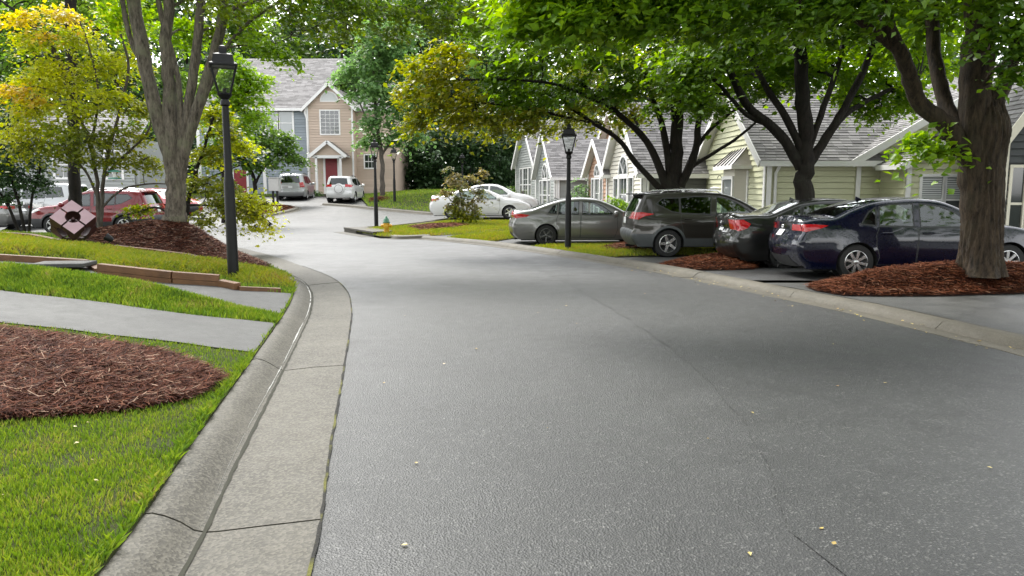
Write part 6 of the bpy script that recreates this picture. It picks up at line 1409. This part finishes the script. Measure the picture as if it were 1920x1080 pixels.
# cube sculpture standing on a corner
cx, cy = on(141, 464, h_left); cz = float(h_left(np.array(cx), np.array(cy)))
cube = empty('cube_sculpture', (cx, cy, cz), math.atan2(-cx, cy), 'rust brown steel cube sculpture balanced on one corner', 'sculpture'); e = .55
RM = Matrix.Rotation(R(56), 3, 'X') @ Matrix.Rotation(R(45), 3, 'Z')
g = .017
low = min((RM @ Vector((i * e / 2, j * e / 2, k * e / 2))).z for i in (-1, 1) for j in (-1, 1) for k in (-1, 1)); up = Vector((0, 0, -low - .02))
# one corner block with a ball-shaped hollow cut from its inner side, then its seven mirror images
blk = MB().box(((g + e / 2) / 2,) * 3, (e / 2 - g,) * 3).build('block', MAT['corten'])
bme = bmesh.new(); bmesh.ops.create_icosphere(bme, subdivisions=4, radius=e * .558); cm = bpy.data.meshes.new('cutter'); bme.to_mesh(cm); bme.free()
cut = bpy.data.objects.new('cutter', cm); COL.objects.link(cut)
md = blk.modifiers.new('cut', 'BOOLEAN'); md.operation = 'DIFFERENCE'; md.object = cut; md.solver = 'EXACT'
dg = bpy.context.evaluated_depsgraph_get(); ev = blk.evaluated_get(dg).to_mesh(); bv = [v.co.copy() for v in ev.vertices]; bf_ = [list(p.vertices) for p in ev.polygons]
bpy.data.objects.remove(cut); bpy.data.objects.remove(blk)
for i in (-1, 1):
    for j in (-1, 1):
        for k in (-1, 1):
            vs = [RM @ Vector((v.x * i, v.y * j, v.z * k)) + up for v in bv]; fs = [f if i * j * k > 0 else f[::-1] for f in bf_]
            mi = [1 if k > 0 and all(abs(bv[q].z - e / 2) < 1e-4 for q in f) else 0 for f in bf_]  # upper front face takes the painted lit tone
            meshobj('block', vs, fs, [MAT['corten'], MAT['corten_lit']], cube, mi)
bme = bmesh.new(); bmesh.ops.create_icosphere(bme, subdivisions=3, radius=e * .20); cm = bpy.data.meshes.new('core'); bme.to_mesh(cm); bme.free(); cm.materials.append(MAT['corten'])
cr_ = bpy.data.objects.new('core', cm); COL.objects.link(cr_); cr_.parent = cube; cr_.location = up
bars = MB()
for ax in range(3):
    d_ = [g * 2.6] * 3; d_[ax] = e * .80; bars.box((0, 0, 0), d_)
ob = bars.build('core_bars', MAT['corten'], cube); ob.matrix_local = Matrix.Translation(up) @ RM.to_4x4()
MB().lathe([(.10, -.15), (.09, .03), (.03, .05)], n=12).build('base_pin', MAT['corten'], cube)
# garden spotlight
sx_, sy_ = on(206, 470, h_left); sz_ = float(h_left(np.array(sx_), np.array(sy_)))
sp = empty('garden_spotlight', (sx_, sy_, sz_ + .12), 0, 'small black garden spotlight on the terrace right of the cube', 'spotlight')
MB().tube([(0, 0, -.2), (0, 0, .09)], .014, 8).build('spike', MAT['iron_black'], sp)
m = MB(); m.lathe([(.035, -.08), (.055, -.05), (.075, .07), (.072, .075)], n=14); o = m.build('lamp_head', MAT['iron_black'], sp, smooth=40); o.location = (0, 0, .12); o.rotation_euler = (R(20), R(-50), 0)
# landscape timbers
def timber(pts, h, off, name='landscape_timber', label='', t=.12, courses=1):
    P = [on(a, b, h_left) for a, b in pts]; Z = [float(h_left(np.array(p[0]), np.array(p[1]))) for p in P]
    r = empty(name, (*P[0], Z[0]), 0, label, 'timber edging'); B = Vector((*P[0], Z[0]))
    for c in range(courses):
        for i in range(len(P) - 1):
            a = Vector((*P[i], Z[i] + off + c * (h + .006))) - B; b = Vector((*P[i + 1], Z[i + 1] + off + c * (h + .006))) - B
            d = (b - a).normalized() * .004
            m = MB(); m.beam(a + d, b - d, t, h); ob = m.build('timber', MAT['timber'], r)
            ob.data.materials.append(MAT['timber_top'])
            for p in ob.data.polygons:
                if p.normal.z > .6: p.material_index = 1
    return r
timber([(-30, 487), (85, 494), (165, 499)], .10, .05, label='weathered brown timber at the left end of the lower terrace edge')
timber([(165, 500), (187, 512)], .10, .02, label='short sloping timber stepping down to the long terrace wall')
timber([(187, 517), (325, 532), (412, 538)], .095, .03, label='long two-course brown timber wall below the terrace grass', courses=2)
timber([(412, 538), (446, 545)], .10, .06, label='angled timber end below the left lamp post')
timber([(446, 545), (500, 547), (526, 548)], .085, .02, label='thin dark timber running to the kerb below the lamp post')
timber([(-30, 446), (60, 452), (112, 463)], .13, .08, label='upper thin timber left of the cube sculpture')
timber([(215, 474), (290, 482), (350, 490), (372, 496)], .14, .08, label='upper dark timber between spotlight and lamp post')
gx_, gy_ = on(120, 504, h_left); tag(MB().box((gx_, gy_, float(h_left(np.array(gx_), np.array(gy_))) + .07), (.75, .5, .06), rz=R(8), ch=.01).build('stone_slab', MAT['concrete_drive']), 'pale flat stone slab lying below the lower left timber', 'slab')
# utility lid by the kerb
gx_, gy_ = on(528, 529, h_left); tag(MB().box((gx_, gy_, float(h_left(np.array(gx_), np.array(gy_))) + .03), (.36, .5, .06), rz=R(20), ch=.012).build('meter_lid', MAT['concrete_tan']), 'small concrete meter lid in the grass right of the lamp post', 'lid')
# hydrant
hx, hy = on(725, 441, h_right)
hy_ = empty('fire_hydrant', (hx, hy, carz(hx, hy) + .03), 0, 'orange yellow fire hydrant with green bonnet by the verge kerb', 'fire hydrant')
hy_.scale = (.86, .86, .86)
MB().lathe([(.17, -.06), (.17, .04), (.12, .05), (.115, .42), (.135, .43), (.135, .47), (.12, .48)], n=16).build('barrel', MAT['hydrant_orange'], hy_, smooth=35)
MB().lathe([(.15, .48), (.15, .52), (.13, .54), (.115, .62), (.06, .69), (.045, .70), (.045, .75), (.03, .76)], n=16).build('bonnet', MAT['hydrant_green'], hy_, smooth=35)
for s_ in (-1, 1): MB().lathe([(.06, .08 * s_), (.06, .17 * s_), (.075, .17 * s_), (.075, .21 * s_), (.03, .22 * s_), (.025, .25 * s_)], (0, 0, .36), n=12, axis='X').build('hose_nozzle', MAT['hydrant_orange'], hy_, smooth=35, fix=True)
MB().lathe([(.08, -.08), (.08, -.18), (.10, -.18), (.10, -.22), (.03, -.24)], (0, 0, .34), n=14, axis='Y').build('pumper_nozzle', MAT['hydrant_orange'], hy_, smooth=35, fix=True)
# mailbox unit
mb = at(517, 388, 46); mb.z = float(zroad(0, 46)) + .08
bx = empty('mailbox', mb, R(-6), 'grey mailbox unit on two dark posts by the mulch bed', 'mailbox')
MB().box((0, 0, 1.22), (.62, .42, .78), ch=.02).build('box', MAT['mail_grey'], bx)
MB().box((0, -.01, 1.63), (.68, .48, .05), ch=.015).build('lid', MAT['mail_grey'], bx)
for q in (-.13, .13): MB().box((q, 0, .40), (.11, .11, 1.0)).build('post', MAT['iron_black'], bx)
# bird feeder hanging in the yellow tree
fb = at(215, 328, 18.6)
bf = empty('bird_feeder', fb, 0, 'green two-tray bird feeder hanging beside the yellow tree', 'bird feeder')
MB().lathe([(.15, -.10), (.155, -.08), (.15, -.065), (.03, -.06)], n=18).build('tray', MAT['feeder_green'], bf, smooth=35)
MB().lathe([(.155, .075), (.15, .09), (.06, .12), (.01, .125)], n=18).build('feeder_roof', MAT['feeder_green'], bf, smooth=35)
MB().lathe([(.045, -.06), (.045, .08)], n=12).build('seed_tube', MAT['lens_clear'], bf, smooth=35); MB().tube([(0, 0, .12), (0, .02, .7), (.05, .05, 1.3)], .006, 5).build('hanger', MAT['iron_black'], bf)
# shepherd's hook with feeder behind the bronze SUV
sh = at(1352, 380, 25.2); sh.z = 0
hk = empty('garden_hook', sh, 0, 'thin garden hook pole with white dish in front of the ash grey townhouse', 'garden hook')
MB().tube([(0, 0, 0), (0, 0, 2.05), (-.05, 0, 2.14), (-.12, 0, 2.13), (-.15, 0, 2.05)], .013, 6).build('pole', MAT['iron_black'], hk)
MB().lathe([(.02, .02), (.17, .0), (.19, .03), (.05, .07)], (-.22, 0, 1.70), n=14).beam((-.22, 0, 1.70), (0, 0, 1.72), .012, .012).build('dish', MAT['white_trim'], hk, smooth=40)
# shrubs by the houses
def shrub(px, py, Y, r, mat, label, n=900, tall=.8, leaf=.09):
    c = at(px, py, Y); g_ = Vector((c.x, Y, carz(c.x, Y)))
    cl = [((c.x + random.uniform(-.5, .5) * r, Y + random.uniform(-.4, .4) * r, g_.z + max(.15, c.z - g_.z) * random.uniform(.35, 1.0)), (r * .6, r * .6, r * .5 * tall), n // 5, mat) for _ in range(6)]
    return tree('garden_shrub', label, g_, [([g_, g_ + Vector((0, 0, .3)), g_ + Vector((.05, 0, max(.4, c.z - g_.z)))], .03, .012)], cl, leaf, 'bark_dark', 'garden shrubs by the townhouses', near=False, cat='shrub', sr=.2, twigs=3)
shrub(1150, 378, 25.6, .62, 'leaf_maple_light', 'yellow green mounded shrub behind the light grey sedan', 2400)
shrub(1172, 384, 25.9, .5, 'leaf_maple_light', 'smaller yellow green shrub touching the bronze SUV rear', 1500)
shrub(1096, 352, 36, .75, 'leaf_pale', 'pale feathery shrub against the green grey townhouse wall', 1100, 1.6)
shrub(952, 355, 50, .7, 'leaf_green', 'small green shrub left of the farthest townhouse', 900)
shrub(715, 372, 53.5, .6, 'leaf_olive', 'olive shrub at the foot of the pale tree', 700)
shrub(590, 368, 57.2, .7, 'leaf_pale', 'pale shrub between the minivan and the porch', 800)
# statue by the farthest townhouse
sv = at(980, 372, 44.5); sv.z = .35
stt = empty('garden_statue', sv, 0, 'slim dark garden statue before the farthest townhouse', 'statue')
MB().lathe([(.16, 0), (.16, .12), (.08, .15)], n=10).build('plinth', MAT['concrete_tan'], stt, smooth=40)
MB().lathe([(.08, .14), (.13, .35), (.10, .65), (.14, .85), (.11, 1.0), (.05, 1.06), (.08, 1.13), (.075, 1.22), (.02, 1.28)], n=12).build('figure', MAT['bark_brown'], stt, smooth=60)
# ------------------------------------------------------------------ grass, pine straw, fallen leaves
def not_in(P, polys):
    k = np.ones(len(P), bool)
    for q in polys: k &= ~inpoly(P[:, :2], q)
    return P[k]
wn_ = lambda c: np.clip(5.0 / np.maximum(c[:, 1], 2.0), .05, 2.2) ** 2 * ((c[:, 1] > 2) & (c[:, 0] > -c[:, 1] * .78 - 1.0) & (c[:, 1] < 23))
paved = [d1p, d2 + d2b, st + stb, mlp, mnp, bedp]
P = not_in(surface_points(bank, 210000, wn_), paved)
pat = np.sin(P[:, 0] * 3.1 + 1.3 * np.sin(P[:, 1] * 2.3)) * np.sin(P[:, 1] * 2.7 + np.sin(P[:, 0] * 4.1)) + .5 * np.sin(P[:, 0] * 9.7) * np.sin(P[:, 1] * 8.3)
P = P[rng.random(len(P)) < np.clip(1.05 - .75 * np.clip(pat - .35, 0, 1), .12, 1)]
EB = resample(offset_line(LEFT_EDGE, 0.85), .01); EB = EB[(EB[:, 1] > 2.2) & (EB[:, 1] < 14)]; k_ = rng.integers(0, len(EB), 9000); eP = EB[k_] + np.abs(rng.normal(0, .03, (9000, 1))) * np.array([[-1.0, .2]]) + np.array([[.012, 0]])
eP = not_in(np.column_stack([eP, h_left(eP[:, 0], eP[:, 1])]), [d1p, d2 + d2b] + [[slide(q_, (.12, 0)) for q_ in pol] for pol in (d1p, d2 + d2b)]); eP = eP[~(((eP[:, 1] > d1b[-1][1] - .02) & (eP[:, 1] < d1[0][1] + .02)) | ((eP[:, 1] > d2[0][1] - .02) & (eP[:, 1] < d2b[-1][1] + .02)))]; pe = np.sin(eP[:, 1] * 9) + np.sin(eP[:, 1] * 23 + 1); eP = eP[rng.random(len(eP)) < np.clip(.55 + .35 * pe, .1, 1)]
blades('edge_grass', eP, .05, .0030, 'grass', lean=1.3, label='ragged grass hanging over the left kerb')
nearP = P[P[:, 1] < 7.5]; farP = P[P[:, 1] >= 7.5]
blades('lawn_grass', nearP, .030, .0024, 'grass', label='bright green lawn grass in the near left corner')
blades('lawn_grass', farP, .06, .006, 'grass', label='green grass on the left bank')
P = surface_points(strip, 42000); blades('lawn_grass', P, .06, .0045, 'grass', label='green grass mound strip between the left driveways')
P = surface_points(bed, 26000); blades('terrace_grass', P, .075, .006, 'grass_yellow', lean=1.2, label='yellow green grass on the terrace around the lamp post')
for sh_, n, lb in ((lawn_a, 26000, 'yellow green grass on the verge around the hydrant'), (lawn_b, 12000, 'yellow green grass strip before the light grey sedan'), (lawn_c, 16000, 'yellow green grass around the right lamp post')):
    blades('verge_grass', surface_points(sh_, n), .07, .010, 'grass_yellow', label=lb)
blades('far_grass', surface_points(lawn_f, 26000), .09, .02, 'grass', label='green far lawn by the wood'); blades('far_grass', surface_points(lawn_h, 12000), .09, .02, 'grass', label='grass before the blue house')
straw('pine_straw', surface_points(mulch_n, 30000), .16, .0026, 'pine_straw', .05, 'red brown pine straw mulch at the near left')
straw('pine_straw', surface_points(mulch_l, 26000), .16, .005, 'pine_straw', .05, 'pine straw mulch around the grey multi-stemmed tree')
straw('pine_straw', surface_points(mulch_e, 44000), .17, .004, 'pine_straw_red', .06, 'red pine straw mound around the big maple')
straw('pine_straw', surface_points(mulch_d, 16000), .17, .005, 'pine_straw_red', .06, 'pine straw triangle between bronze SUV and charcoal sedan')
straw('pine_straw', surface_points(mulch_c, 6000), .17, .007, 'pine_straw_red', .06, 'pine straw behind the right lamp post')
straw('pine_straw', surface_points(mulch_a, 5000), .17, .010, 'pine_straw_red', .05, 'pine straw patch on the hydrant verge')
straw('pine_straw', surface_points(mulch_m, 5000), .2, .015, 'pine_straw_red', .05, 'pine straw under the mailbox'); straw('pine_straw', surface_points(mulch_f, 4000), .2, .015, 'pine_straw_red', .05, 'pine straw under the pale tree')
n = 60; P = np.stack([rng.uniform(-1.5, 5.2, n), 3.2 + 13 * rng.random(n) ** 1.2, np.full(n, .012)], 1)
lim = np.interp(P[:, 1], [3, 8, 12, 16], [5, 4.8, 3.8, 2.4]); P[:, 0] = np.minimum(P[:, 0], lim)
fl = leaf_mesh('fallen_leaves', P, np.array([0, 0, 1.0]) + rng.normal(0, .15, (n, 3)), .028, 'leaf_fallen', None, True) if 'leaf_fallen' in MAT else None
tag(fl, 'scattered fallen leaves on the wet road', None, None, 'stuff')

k_ = rng.integers(15, 95, 150); q_ = RIGHT_EDGE[k_] + rng.normal(0, .18, (150, 2)) + np.array([.12, 0]); keep = rng.random(150) < .9
litter = leaf_mesh('leaf_litter', np.column_stack([q_, np.full(150, .014)])[keep], np.array([0, 0, 1.0]) + rng.normal(0, .2, (int(keep.sum()), 3)), .04, 'leaf_fallen', None, True)
tag(litter, 'fallen leaves gathered along the right gutter', None, None, 'stuff')
k_ = rng.integers(0, len(nearP), 60)
lg = leaf_mesh('leaf_litter', nearP[k_] + np.array([0, 0, .03]), np.array([0, 0, 1.0]) + rng.normal(0, .3, (60, 3)), .022, 'leaf_fallen', None, True); tag(lg, 'dead leaves lying in the near lawn', None, None, 'stuff')
for o in list(bpy.data.objects):
    if '_nf' in o.keys(): del o['_nf']
